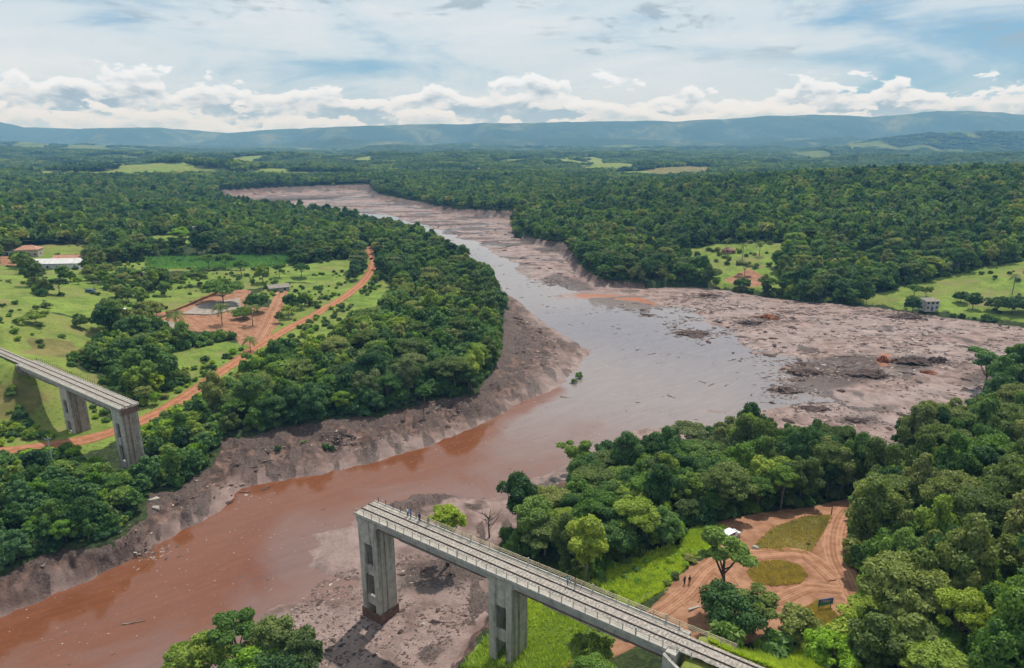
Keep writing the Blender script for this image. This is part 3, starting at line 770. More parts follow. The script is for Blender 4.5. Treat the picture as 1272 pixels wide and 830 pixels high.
steep = sstep(0.45, 0.95, ms + (fbm(vx / 9, vy / 9, 3, 70) - 0.5) * 0.8)
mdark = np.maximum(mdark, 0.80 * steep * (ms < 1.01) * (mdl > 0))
RUST = [W(p) for p in ([(715, 366), (790, 368), (830, 385), (820, 402), (770, 398), (720, 380)], [(800, 384), (850, 388), (830, 398), (800, 396)], [(1092, 440), (1106, 440), (1106, 456), (1092, 456)])]
dr = np.full(vx.shape, 1e9)
for p in RUST: dr = np.minimum(dr, poly_d(p, vx, vy))
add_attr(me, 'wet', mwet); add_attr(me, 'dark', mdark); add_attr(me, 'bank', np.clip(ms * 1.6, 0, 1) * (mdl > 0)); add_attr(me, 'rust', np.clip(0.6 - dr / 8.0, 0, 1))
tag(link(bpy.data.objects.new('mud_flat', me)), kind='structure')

# river surface
wr = 70.0 * (1400.0 / 70.0) ** (np.arange(200) / 199.0); wa = np.linspace(-R(52), R(45), 260)
WX = (wr[:, None] * np.sin(wa)[None]).ravel(); WY = (wr[:, None] * np.cos(wa)[None]).ravel()
wdl = poly_d(LOW, WX, WY)
Fw = quads(200, 260); Fw = Fw[(wdl[Fw] < 3).any(1)]
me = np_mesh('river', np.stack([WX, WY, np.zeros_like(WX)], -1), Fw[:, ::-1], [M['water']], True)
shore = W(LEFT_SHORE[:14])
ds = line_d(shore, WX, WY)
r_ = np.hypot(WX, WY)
add_attr(me, 'sheen_free', np.clip(1.18 - ds / 42.0, 0, 1) * sstep(232, 176, r_ - np.clip(12 - ds, 0, 12) * 4))  # strip along the left shore coloured as water without sky reflection
add_attr(me, 'painted_sheen', sstep(165, 250, r_ + WX * 0.25))  # farther water is painted greyer and paler, as if mirroring the sky
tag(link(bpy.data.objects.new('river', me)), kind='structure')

# hills and mountains beyond
def far_mesh(name, r0, r1, nrad, naz, m, drop):
    r_ = r0 * (r1 / r0) ** (np.arange(nrad) / (nrad - 1.0)); a_ = np.linspace(-AMAX, AMAX, naz)
    X = (r_[:, None] * np.sin(a_)[None]).ravel(); Y = (r_[:, None] * np.cos(a_)[None]).ravel()
    Z = far_h(X, Y)
    rad = np.hypot(X, Y)
    Z = Z + (fbm(X / 60.0, Y / 60.0, 3, 7) - 0.5) * 9.0
    Z = Z - drop * sstep(r0 * 1.06, r0, rad)
    me = np_mesh(name, np.stack([X, Y, Z], -1), quads(nrad, naz)[:, ::-1], [m], True)
    add_attr(me, 'glade', sstep(0.612, 0.625, glade_f(X, Y)) * (name == 'hills'))
    return tag(link(bpy.data.objects.new(name, me)), kind='structure')
far_mesh('hills', 2850.0, 6000.0, 240, 640, M['hills'], 12.0)
far_mesh('mountains', 5800.0, 10500.0, 240, 900, M['mount'], 30.0)

# ------------------------------------------------------------------ roads
def strip(name, pts, width, m, lift=0.12, step=2.0, ncross=7, edge=0.6):
    P = [Vector((p[0], p[1], 0)) for p in pts]
    # Catmull-Rom resample
    out = []
    for i in range(len(P) - 1):
        p0, p1, p2, p3 = P[max(i - 1, 0)], P[i], P[i + 1], P[min(i + 2, len(P) - 1)]
        n = max(2, int((p2 - p1).length / step))
        for k in range(n):
            t = k / n
            out.append(0.5 * ((2 * p1) + (p2 - p0) * t + (2 * p0 - 5 * p1 + 4 * p2 - p3) * t * t + (3 * p1 - p0 - 3 * p2 + p3) * t ** 3))
    out.append(P[-1])
    V, ac = [], []
    for i, p in enumerate(out):
        d = (out[min(i + 1, len(out) - 1)] - out[max(i - 1, 0)]).normalized(); nn = Vector((-d.y, d.x, 0))
        for k in range(ncross):
            s = k / (ncross - 1) * 2 - 1
            jw = (rnd.random() - 0.5) * edge if k in (0, ncross - 1) else 0
            q = p + nn * (s * width / 2 + jw)
            z = float(look(q.x, q.y, GZ))
            dist = q.length
            crown = 0.0 if k not in (0, ncross - 1) else -0.25
            V.append((q.x, q.y, z + lift + dist * 0.0009 + crown)); ac.append(s * 0.5)
    n = len(out)
    F = [(i * ncross + k, i * ncross + k + 1, (i + 1) * ncross + k + 1, (i + 1) * ncross + k) for i in range(n - 1) for k in range(ncross - 1)]
    me = np_mesh(name, V, np.array(F)[:, ::-1], [m], True); add_attr(me, 'across', ac)
    o = link(bpy.data.objects.new(name, me)); return tag(o, kind='structure')
strip('dirt_road', ROAD, 5.2, M['road'])
strip('dirt_path', HP([(350, 362), (346, 375), (338, 392), (328, 412), (318, 432)]), 6.5, M['road2'], 0.08)
TRK = HP([(1060, 626), (1045, 645), (1038, 670), (1040, 695), (1050, 715), (1062, 740), (1080, 762)])
strip('dirt_track', TRK, 5.0, M['road2'], 0.06)
strip('dirt_track', HP([(1040, 722), (1000, 690), (960, 688), (915, 692), (880, 706), (850, 740), (815, 765)]), 4.4, M['road2'], 0.05)
strip('dirt_track', HP([(1046, 735), (1005, 730), (975, 742), (945, 752), (925, 745), (905, 720), (890, 710)]), 3.6, M['road2'], 0.05)
# ------------------------------------------------------------------ vegetation builders
def leaf_quads(g, lobes, count, size, up=0.35, low=-0.45, jit=1.05, aspect=0.62):
    """many small leaf sprays spread over and inside the lobes of a crown"""
    L = np.array(lobes, float)                       # cx cy cz rx ry rz
    wgt = (L[:, 3] * L[:, 4] + L[:, 3] * L[:, 5]) ; wgt = wgt / wgt.sum()
    li = g.choice(len(L), count, p=wgt)
    d = g.normal(size=(count, 3)); d /= np.linalg.norm(d, axis=1)[:, None]
    bad = d[:, 2] < low
    d[bad, 2] = np.abs(d[bad, 2]) * g.random(bad.sum())
    d /= np.linalg.norm(d, axis=1)[:, None]
    rad = 1.0 - 0.42 * g.random(count) ** 1.7 + 0.10 * g.normal(size=count)
    p = L[li, :3] + d * L[li, 3:6] * rad[:, None]
    nrm = d / L[li, 3:6]; nrm /= np.linalg.norm(nrm, axis=1)[:, None]
    nrm = nrm + g.normal(size=(count, 3)) * jit * 0.55 + np.array([0, 0, up])
    nrm /= np.linalg.norm(nrm, axis=1)[:, None]
    t = np.cross(nrm, g.normal(size=(count, 3))); t /= np.linalg.norm(t, axis=1)[:, None]
    b = np.cross(nrm, t)
    s = size * (0.6 + 0.8 * g.random(count))[:, None]
    droop = nrm * s * 0.25
    V = np.stack([p - t * s - droop, p - b * s * aspect, p + t * s - droop, p + b * s * aspect], 1).reshape(-1, 3)
    Fq = np.arange(count * 4).reshape(-1, 4)
    return V, Fq
def crown_lobes(g, kind, H, rad):
    lobes = []
    if kind == 'round':
        n = 46
        for i in range(n):
            a = g.random() * 6.283; e = math.asin(g.uniform(-0.6, 1.0)); q = g.uniform(0.40, 0.90)
            r = rad * g.uniform(0.15, 0.33)
            lobes.append((math.cos(a) * math.cos(e) * rad * q, math.sin(a) * math.cos(e) * rad * q, H * 0.58 + math.sin(e) * H * 0.33 * q / 0.78, r, r, r * 0.78))
    elif kind == 'umbrella':
        n = 40
        for i in range(n):
            a = g.random() * 6.283; q = math.sqrt(g.random()) * 0.88
            r = rad * g.uniform(0.13, 0.30)
            z = H * (0.90 - 0.30 * q * q + g.uniform(-0.10, 0.06))
            lobes.append((math.cos(a) * rad * q, math.sin(a) * rad * q, z, r * 1.15, r * 1.15, r * 0.42))
    elif kind == 'tall':
        n = 36
        for i in range(n):
            t = g.random(); a = g.random() * 6.283
            env = math.sin(math.pi * (0.12 + 0.80 * t)) * rad
            q = g.uniform(0.2, 0.8); r = rad * g.uniform(0.20, 0.40)
            lobes.append((math.cos(a) * env * q, math.sin(a) * env * q, H * (0.36 + 0.56 * t), r, r, r * 0.85))
    elif kind == 'shrub':
        n = 14
        for i in range(n):
            a = g.random() * 6.283; q = math.sqrt(g.random()) * 0.75; r = rad * g.uniform(0.28, 0.45)
            lobes.append((math.cos(a) * rad * q, math.sin(a) * rad * q, H * (0.25 + 0.5 * g.random() * (1 - q * 0.6)), r, r, r * 0.75))
    elif kind == 'open':
        n = 15
        for i in range(n):
            a = g.random() * 6.283; q = g.uniform(0.25, 0.95); r = rad * g.uniform(0.18, 0.32)
            lobes.append((math.cos(a) * rad * q, math.sin(a) * rad * q, H * (0.62 + 0.34 * g.random()), r * 1.1, r * 1.1, r * 0.6))
    return lobes
def crown_mesh(name, seed, kind, H, rad, count, size, m):
    g = np.random.default_rng(seed)
    lobes = crown_lobes(g, kind, H, rad)
    V, Fq = leaf_quads(g, lobes, count, size)
    V[:, 2] = np.maximum(V[:, 2], 0.05)
    return np_mesh(name, V, Fq, [m]), lobes
def trunk_mesh(name, seed, H, rad, lobes, m, fork=0.42, n_limb=5, base=0.022):
    g = random.Random(seed); b = MB()
    rt = H * base
    bend = [(g.uniform(-.25, .25) * t, g.uniform(-.25, .25) * t) for t in (0, .5, 1)]
    pts = [(bend[0][0], bend[0][1], -0.5), (bend[1][0], bend[1][1], H * fork * 0.5), (bend[2][0], bend[2][1], H * fork), (bend[2][0] * 1.3, bend[2][1] * 1.3, H * 0.72)]
    b.tube(pts, [rt * 1.35, rt, rt * 0.8, rt * 0.3], 7)
    for L in g.sample(lobes, min(n_limb, len(lobes))):
        z0 = H * g.uniform(fork * 0.75, fork * 1.1)
        s = Vector((bend[2][0], bend[2][1], z0)); e = Vector(L[:3]); mid = s.lerp(e, 0.5) + Vector((0, 0, -0.04 * H))
        b.tube([s, mid, e], [rt * 0.55, rt * 0.38, rt * 0.12], 5)
    return b.mesh(name, m, True)
# near variants: (kind, height, radius, leaf material, trunk material)
SPEC = [('round', 10.5, 4.6, 'leaf_dark', 'bark'), ('round', 9.0, 4.2, 'leaf_mid', 'bark'), ('umbrella', 11.0, 5.6, 'leaf_olive', 'bark_pale'), ('umbrella', 9.5, 4.8, 'leaf_mid', 'bark_pale'),
        ('tall', 13.0, 3.9, 'leaf_dark', 'bark_pale'), ('tall', 11.5, 3.5, 'leaf_olive', 'bark_pale'), ('round', 11.5, 5.0, 'leaf_olive', 'bark'), ('round', 8.0, 3.6, 'leaf_bright', 'bark'), ('tall', 12.0, 3.7, 'leaf_mid', 'bark_pale'), ('round', 9.5, 4.4, 'leaf_teal', 'bark')]
LOOK = ['dark green round crowned tree', 'mid green round crowned tree', 'olive flat layered tree', 'green flat layered tree', 'tall dark green tree', 'tall olive tree', 'broad olive green tree', 'bright yellow green tree', 'tall mid green tree', 'blue green broad leaved tree']
NEAR, MIDT, LOWT = [], [], []
for i, (k, H, rad, lm, bm) in enumerate(SPEC):
    cm, lobes = crown_mesh('crown', 100 + i, k, H, rad, 9600, 0.25, M[lm])
    tm = trunk_mesh('trunk', 200 + i, H, rad, lobes, M[bm])
    NEAR.append((cm, tm, H, rad))
    cm2, _ = crown_mesh('crown_mid', 100 + i, k, H, rad, 1900, 0.56, M[lm])
    MIDT.append((cm2, tm, H, rad))
    cm3, _ = crown_mesh('crown_far', 100 + i, k, H, rad, 330, 1.35, M[lm])
    LOWT.append((cm3, tm, H, rad))
SHR = []
for i, lm in enumerate(('leaf_mid', 'leaf_teal', 'leaf_dark', 'leaf_bright', 'leaf_olive')):
    cm, lobes = crown_mesh('foliage', 300 + i, 'shrub', 3.6, 2.4, 3000, 0.24, M[lm])
    tm = trunk_mesh('stem', 330 + i, 3.6, 2.4, lobes, M['bark'], 0.25, 6, 0.016)
    cl, _ = crown_mesh('foliage_far', 300 + i, 'shrub', 3.6, 2.4, 420, 0.62, M[lm])
    SHR.append((cm, tm, cl))
SHRLOOK = ['mid green leafy shrub', 'blue green broad leaved shrub', 'dark green dense shrub', 'bright yellow green shrub', 'olive green shrub']
SRC = bpy.data.collections.new('forest_sources')       # never linked: only instanced by the forest object
def src_obj(name, me, extra=None):
    o = bpy.data.objects.new(name, me); SRC.objects.link(o); return o
def merged(name, a, b):
    """crown and trunk in one mesh for instanced far trees"""
    import bmesh
    bm = bmesh.new(); bm.from_mesh(a); na = len(bm.faces)
    bm.from_mesh(b); bm.faces.ensure_lookup_table()
    for f in bm.faces[na:]: f.material_index = 1
    me = bpy.data.meshes.new(name); bm.to_mesh(me); bm.free()
    me.materials.append(a.materials[0]); me.materials.append(b.materials[0])
    return me
KINDS = []     # instance meshes for the forest object, index = kind
for i in range(len(SPEC)): KINDS.append(merged('tree_mid', MIDT[i][0], MIDT[i][1]))
for i in range(len(SPEC)): KINDS.append(LOWT[i][0])
for i in range(5): KINDS.append(SHR[i][2])
# patches of far forest, 36 m across
for p in range(5):
    g = np.random.default_rng(500 + p); VV, FF, MI = [], [], []; off = 0
    used = ['leaf_dark', 'leaf_mid', 'leaf_olive']
    for t in range(24):
        k = ('round', 'umbrella', 'tall', 'round')[g.integers(4)]
        H = g.uniform(8, 13); rad = g.uniform(3.6, 5.6)
        V_, F_ = leaf_quads(g, crown_lobes(g, k, H, rad), 70, 2.3, 0.4)
        V_[:, :2] += g.uniform(-18, 18, 2); VV.append(V_); FF.append(F_ + off); off += len(V_); MI += [int(g.choice(3, p=(.5, .25, .25)))] * len(F_)
    me = np_mesh('forest_patch', np.concatenate(VV), np.concatenate(FF), [M[u] for u in used])
    me.polygons.foreach_set('material_index', MI); KINDS.append(me)
K_MID, K_LOW, K_SHR, K_PATCH = 0, len(SPEC), 2 * len(SPEC), 2 * len(SPEC) + 5

def thing(name, loc, rz, sc, parts, label, cat, group):
    o = empty(name, loc, rz); o.scale = sc
    for pn, me in parts: link(bpy.data.objects.new(pn, me), o)
    tag(o, label, cat, group); return o

# ------------------------------------------------------------------ where plants may stand
def dist_any(polys, x, y):
    b = np.full(x.shape, 1e9)
    for p in polys: b = np.minimum(b, poly_d(p, x, y))
    return b
def free(x, y, h, roadw=4.5, fullclear=True):
    """land that carries plants: off mud, roads, yards, track; and not in front of open ground the photograph shows"""
    ok = (poly_d(MUD, x, y) > 1.0) & (line_d(ROAD, x, y) > roadw) & (dist_any(DIRTS, x, y) > 0.5)
    u, v = bridge_uv(x, y)
    ok &= ~((v > -4) & (v < 9) & (((u > -220) & (u < -86)) | ((u > -3) & (u < 95))))
    z = look(x, y, GZ)
    if fullclear:
        for k in (0.0, 0.45, 0.85):
            px, py = proj(x, y, z + h * k)
            for c in CLEAR_PX: ok &= ~inpix(c, px, py)
            # the track, decks and piers stay in sight
            for c in ([(-20, 425), (175, 500), (182, 590), (150, 575), (140, 520), (110, 505), (112, 540), (80, 530), (70, 490), (-20, 455)],
                      [(436, 628), (480, 632), (640, 690), (800, 770), (960, 835), (880, 835), (820, 815), (660, 745), (662, 835), (600, 835), (600, 725), (495, 670), (496, 790), (440, 790)]):
                ok &= ~inpix(c, px, py)
            for (ra, rb) in zip(ROADPX[1:-1], ROADPX[2:]):
                pass
        for k in (0.2, 0.55, 0.9):
            px, py = proj(x, y, z + h * k)
            dpx = np.full(x.shape, 1e9)
            for (ax, ay), (bx, by) in zip(ROADPX[:-1], ROADPX[1:]):
                ex, ey = bx - ax, by - ay
                t = np.clip(((px - ax) * ex + (py - ay) * ey) / (ex * ex + ey * ey), 0, 1)
                dpx = np.minimum(dpx, np.hypot(px - ax - ex * t, py - ay - ey * t))
            wpx = np.clip(3400.0 / np.hypot(x, y), 4.0, 15)
            ok &= (dpx > wpx) | (poly_d(MUD, x, y) < 0)
    return ok
def grid_pts(x0, x1, y0, y1, s, seed):
    g = np.random.default_rng(seed)
    X, Y = np.meshgrid(np.arange(x0, x1, s), np.arange(y0, y1, s * 0.9))
    X = X + (np.arange(X.shape[0]) % 2)[:, None] * s * 0.5
    X = X + g.uniform(-.42, .42, X.shape) * s; Y = Y + g.uniform(-.42, .42, X.shape) * s
    return X.ravel(), Y.ravel(), g
TR = []      # x, y, scale, kind
def collect(X, Y, g, keepf, sc_lo, sc_hi, kinds, zone):
    h = 10.0 * (sc_lo + sc_hi) / 2
    m = (np.abs(np.arctan2(X, Y)) < R(46))
    X, Y = X[m], Y[m]
    m = keepf(X, Y) & free(X, Y, h)
    X, Y = X[m], Y[m]
    for x, y in zip(X, Y):
        TR.append((x, y, g.uniform(sc_lo, sc_hi), int(g.choice(kinds)), zone))
def in_meadow(x, y): return dist_any(MEADOWS, x, y) < 0.5
LB = W([(-250, 650, 6), (0, 560, 6), (60, 556, 6), (120, 548, 6), (175, 528, 6), (215, 508, 6), (250, 520, 6), (275, 540, 6), (250, 575, 6), (190, 650, 6), (-250, 830, 6)])
def lowbush(x, y): return poly_d(LB, x, y) < 0
RB = W([(600, 760, 5), (600, 640, 5), (690, 570, 5), (900, 530, 5), (1090, 570, 6), (1090, 620, 12), (900, 660, 12), (840, 690, 12), (720, 770, 8)])
# near woods
X, Y, g = grid_pts(-420, 420, 60, 300, 4.5, 1)
SLOPE = lambda x, y: (x > 58) & (y < 175)
collect(X, Y, g, lambda x, y: ~in_meadow(x, y) & (np.hypot(x, y) < 300) & ~lowbush(x, y) & (x > -120) & ~SLOPE(x, y), 0.48, 1.15, [0, 0, 1, 1, 2, 3, 3, 4, 5, 6, 8, 9, 7], 'near')
X, Y, g = grid_pts(50, 220, 50, 180, 4.7, 15)
collect(X, Y, g, lambda x, y: ~in_meadow(x, y) & SLOPE(x, y), 0.55, 1.12, [2, 2, 3, 3, 6, 1, 0, 0, 5, 5, 4, 8], 'slope')
X, Y, g = grid_pts(-420, -40, 120, 330, 4.6, 12)
collect(X, Y, g, lambda x, y: ~in_meadow(x, y) & ~lowbush(x, y) & (x <= -120) & (np.hypot(x, y) < 300), 0.45, 0.85, [0, 0, 1, 1, 3, 4, 8, 9], 'leftwood')
X, Y, g = grid_pts(-260, -40, 100, 230, 4.2, 13)
collect(X, Y, g, lambda x, y: lowbush(x, y), 0.42, 0.80, [0, 1, 1, 9, 9, 3, 8, 7], 'leftbank')
NEARN = len(TR)
ORCH = [MEADOWS[15], MEADOWS[16]]
X, Y, g = grid_pts(-420, -60, 220, 480, 8.2, 14)
collect(X, Y, g, lambda x, y: (dist_any(ORCH, x, y) < -1) & (fbm(x / 25, y / 25, 2, 19) > 0.42), 0.35, 0.85, [0, 1, 2, 3, 6, 7], 'orchard')
X, Y, g = grid_pts(-800, 800, 200, 1000, 6.4, 2)
collect(X, Y, g, lambda x, y: ~in_meadow(x, y) & (np.hypot(x, y) >= 300) & (np.hypot(x, y) < 640), 0.62, 1.15, [0, 0, 0, 1, 2, 3, 4, 5, 6, 8], 'mid')
X, Y, g = grid_pts(-1100, 1150, 420, 1450, 7.6, 3)
collect(X, Y, g, lambda x, y: ~in_meadow(x, y) & (np.hypot(x, y) >= 640) & (np.hypot(x, y) < 1350), 0.70, 1.15, [0, 0, 0, 1, 2, 3, 4, 6, 8], 'far')
TRA = np.array([(t[0], t[1], t[2], t[3]) for t in TR])
TRZ = look(TRA[:, 0], TRA[:, 1], GZ)
zones = [t[4] for t in TR]
pxs, pys = proj(TRA[:, 0], TRA[:, 1], TRZ + 6)
dist = np.sqrt(TRA[:, 0] ** 2 + TRA[:, 1] ** 2 + (CAMZ - TRZ) ** 2)
inframe = (pxs > -15) & (pxs < 1287) & (pys > 150) & (pys < 850)
size = TRA[:, 2] / dist * inframe
order = np.argsort(-size)
indiv = set(order[:300].tolist())
STAND = {'near': ('in the wood beside the red clearing', 'trees in the woods near the clearing'),
         'leftwood': ('in the wood by the red road', 'trees in the wood by the red road'),
         'leftbank': ('on the bushy bank below the red road', 'trees on the bank below the red road')}
def stand_of(i):
    x, y = TRA[i, 0], TRA[i, 1]
    if zones[i] in ('near', 'slope'):
        if x < -25: return ('in the riverside wood above the eroded bank', 'trees in the riverside wood')
        u, v = bridge_uv(np.array([x]), np.array([y]))
        if x > 52: return ('in the dense wood above the red track', 'trees in the dense wood above the red track')
        return ('in the wood between the mud flat and red clearing', 'trees in the wood between mud flat and clearing')
    return STAND.get(zones[i], STAND['near'])
GI = {k: [] for k in range(len(KINDS))}
for i in range(len(TR)):
    x, y, s, k = TRA[i]; k = int(k); z = TRZ[i] - 0.15
    rz = rnd.random() * 6.283; sz = s * rnd.uniform(0.85, 1.25) * (1.28 if zones[i] == 'slope' else 1.0)
    if i in indiv:
        place, grp = stand_of(i)
        thing('tree', (x, y, z), rz, (s, s, sz), [('trunk', NEAR[k][1]), ('crown', NEAR[k][0])], ('small ' if s < 0.68 else 'large ' if s > 0.98 else '') + LOOK[k] + ' ' + place, 'tree', grp)
    else:
        kk = (K_MID if dist[i] < 560 else K_LOW) + k
        GI[kk].append((x, y, z, rz, s, sz))
# far forest patches over the rolling country
X, Y, g = grid_pts(-3900, 3900, 1100, 5300, 30.0, 4)
r_ = np.hypot(X, Y); m = (r_ > 1320) & (r_ < 5200) & (np.abs(np.arctan2(X, Y)) < R(44)); X, Y = X[m], Y[m]
gl = (glade_f(X, Y) > 0.607) & (np.hypot(X, Y) > 1500)
m = ~gl & ~in_meadow(X, Y) & (poly_d(MUD, X, Y) > 18); X, Y = X[m], Y[m]
Zf = np.where(np.hypot(X, Y) < 2900, look(X, Y, GZ), far_h(X, Y))
for x, y, z in zip(X, Y, Zf):
    GI[K_PATCH + int(g.integers(5))].append((x, y, z - 0.8, g.random() * 6.283, g.uniform(0.85, 1.15), g.uniform(0.8, 1.2)))
# scattered shrubs: on the bank, along roads and in the meadows
def shrubs(X, Y, g, keepf, lo, hi, kinds, n_ind, place, grp, roadw=3.4):
    m = (np.abs(np.arctan2(X, Y)) < R(40)); X, Y = X[m], Y[m]
    m = keepf(X, Y) & free(X, Y, 2.0, roadw, False); X, Y = X[m], Y[m]
    Z = look(X, Y, GZ); d_ = np.hypot(X, Y); od = np.argsort(d_)
    px, py = proj(X, Y, Z + 1)
    cnt = 0
    for i in od:
        s = g.uniform(lo, hi); k = int(g.choice(kinds)); rz = g.random() * 6.283
        if cnt < n_ind and 0 < px[i] < 1272 and 0 < py[i] < 830:
            cnt += 1
            thing('shrub', (X[i], Y[i], Z[i] - 0.1), rz, (s, s, s * g.uniform(.8, 1.2)), [('stem', SHR[k][1]), ('foliage', SHR[k][0])], SHRLOOK[k] + ' ' + place, 'shrub', grp)
        else: GI[K_SHR + k].append((X[i], Y[i], Z[i] - 0.1, rz, s, s))
X, Y, g = grid_pts(-260, -40, 100, 240, 3.4, 21)
shrubs(X, Y, g, lambda x, y: lowbush(x, y) & (fbm(x / 9, y / 9, 2, 5) > 0.35), 0.5, 1.0, [0, 0, 1, 1, 2, 3], 90, 'on the bank below the red road', 'shrubs on the bank below the red road')
X, Y, g = grid_pts(-460, -60, 150, 640, 6.5, 22)
shrubs(X, Y, g, lambda x, y: in_meadow(x, y) & (fbm(x / 22, y / 22, 3, 6) > 0.60), 0.2, 0.7, [0, 2, 2, 4, 3], 40, 'dotted over the left bank pasture', 'shrubs in the left bank pasture')
X, Y, g = grid_pts(-190, -95, 150, 230, 2.9, 28)
shrubs(X, Y, g, lambda x, y: (fbm(x / 9, y / 9, 3, 16) > 0.47) & (look(x, y, GZ) < 17), 0.25, 0.85, [0, 0, 1, 3, 2], 60, 'on the slope beneath the stained bridge length', 'shrubs beneath the stained bridge length')
X, Y, g = grid_pts(-420, 0, 150, 520, 4.4, 23)
shrubs(X, Y, g, lambda x, y: (line_d(ROAD, x, y) < 13) & (fbm(x / 12, y / 12, 3, 8) > 0.45), 0.35, 0.8, [0, 2, 4, 3, 0], 40, 'on the verge of the red dirt road', 'shrubs along the red dirt road')
X, Y, g = grid_pts(-20, 60, 60, 130, 3.0, 24)
shrubs(X, Y, g, lambda x, y: in_meadow(x, y) & (dist_any(MEADOWS[12:15], x, y) > 1) & (fbm(x / 6, y / 6, 3, 9) > 0.56), 0.2, 0.5, [0, 3, 3, 1], 25, 'in the grass beside the railway bridge', 'shrubs in the grass by the railway bridge')
X, Y, g = grid_pts(20, 110, 60, 140, 3.6, 25)
shrubs(X, Y, g, lambda x, y: ~in_meadow(x, y) & (dist_any(DIRTS, x, y) < 6), 0.4, 0.85, [0, 2, 4, 4], 25, 'at the edge of the red clearing', 'shrubs at the edge of the clearing', 3.0)
X, Y, g = grid_pts(250, 520, 300, 520, 9, 26)
shrubs(X, Y, g, lambda x, y: in_meadow(x, y) & (fbm(x / 22, y / 22, 3, 11) > 0.62), 0.3, 0.7, [0, 2], 10, 'in the pasture beside the wide mud flat', 'shrubs in the pasture by the mud flat')
X, Y, g = grid_pts(120, 240, 430, 720, 9, 27)
shrubs(X, Y, g, lambda x, y: in_meadow(x, y) & (fbm(x / 16, y / 16, 3, 12) > 0.50), 0.5, 1.1, [0, 2, 4], 10, 'in the bright glade beyond the mud flat', 'shrubs in the glade beyond the mud flat')

# understorey along the forest edges
for (x0, x1, y0, y1, sp, sd) in ((-300, 300, 70, 320, 2.6, 31), (-260, 460, 300, 760, 4.2, 32)):
    X, Y, g = grid_pts(x0, x1, y0, y1, sp, sd); m = np.abs(np.arctan2(X, Y)) < R(44); X, Y = X[m], Y[m]
    e1 = poly_d(MUD, X, Y); e2 = dist_any(MEADOWS, X, Y); e3 = dist_any(DIRTS, X, Y)
    m = (((e1 > 0.6) & (e1 < 9)) | ((e2 > 0) & (e2 < 7)) | ((e3 > 1) & (e3 < 5))) & (e2 > 0) & free(X, Y, 2.5, 4.0) & (g.random(X.shape) < 0.72)
    X, Y = X[m], Y[m]; Z = look(X, Y, GZ)
    for x, y, z in zip(X, Y, Z):
        s = g.uniform(0.45, 1.15); GI[K_SHR + int(g.choice([0, 2, 2, 4, 1]))].append((x, y, z - 0.1, g.random() * 6.283, s, s * g.uniform(.8, 1.5)))
# the rest of the forest: one object, one point per tree
def forest():
    pts, kid, rot, scl = [], [], [], []
    for k, L in GI.items():
        for (x, y, z, rz, s, sz) in L:
            pts.append((x, y, z)); kid.append(k); rot.append(rz); scl.append((s, s, sz))
    me = bpy.data.meshes.new('forest'); me.vertices.add(len(pts)); me.vertices.foreach_set('co', np.array(pts, np.float32).ravel())
    a = me.attributes.new('kid', 'INT', 'POINT'); a.data.foreach_set('value', np.array(kid, np.int32))
    a = me.attributes.new('rot', 'FLOAT', 'POINT'); a.data.foreach_set('value', np.array(rot, np.float32))
    a = me.attributes.new('scl', 'FLOAT_VECTOR', 'POINT'); a.data.foreach_set('vector', np.array(scl, np.float32).ravel())
    o = tag(link(bpy.data.objects.new('forest', me)), 'unbroken green forest covering the valley and far slopes', 'forest', kind='stuff')
    for i, m_ in enumerate(KINDS): src_obj('kind_%03d' % i, m_)
    t = bpy.data.node_groups.new('forest', 'GeometryNodeTree')
    t.interface.new_socket('Geometry', in_out='INPUT', socket_type='NodeSocketGeometry'); t.interface.new_socket('Geometry', in_out='OUTPUT', socket_type='NodeSocketGeometry')
    gi = t.nodes.new('NodeGroupInput'); go = t.nodes.new('NodeGroupOutput')
    ci = t.nodes.new('GeometryNodeCollectionInfo'); ci.inputs['Collection'].default_value = SRC; ci.inputs['Separate Children'].default_value = True; ci.inputs['Reset Children'].default_value = True
    ip = t.nodes.new('GeometryNodeInstanceOnPoints'); ip.inputs['Pick Instance'].default_value = True
    def na(n, ty):
        q = t.nodes.new('GeometryNodeInputNamedAttribute'); q.data_type = ty; q.inputs['Name'].default_value = n; return q.outputs[0]
    cx = t.nodes.new('ShaderNodeCombineXYZ')
    t.links.new(na('rot', 'FLOAT'), cx.inputs[2])
    er = t.nodes.new('FunctionNodeEulerToRotation'); t.links.new(cx.outputs[0], er.inputs[0])
    t.links.new(gi.outputs[0], ip.inputs['Points']); t.links.new(ci.outputs[0], ip.inputs['Instance'])
    t.links.new(na('kid', 'INT'), ip.inputs['Instance Index']); t.links.new(er.outputs[0], ip.inputs['Rotation']); t.links.new(na('scl', 'FLOAT_VECTOR'), ip.inputs['Scale'])
    t.links.new(ip.outputs[0], go.inputs[0])
    md = o.modifiers.new('forest', 'NODES'); md.node_group = t
    print('FOREST', len(pts), 'indiv', len(indiv))
forest()
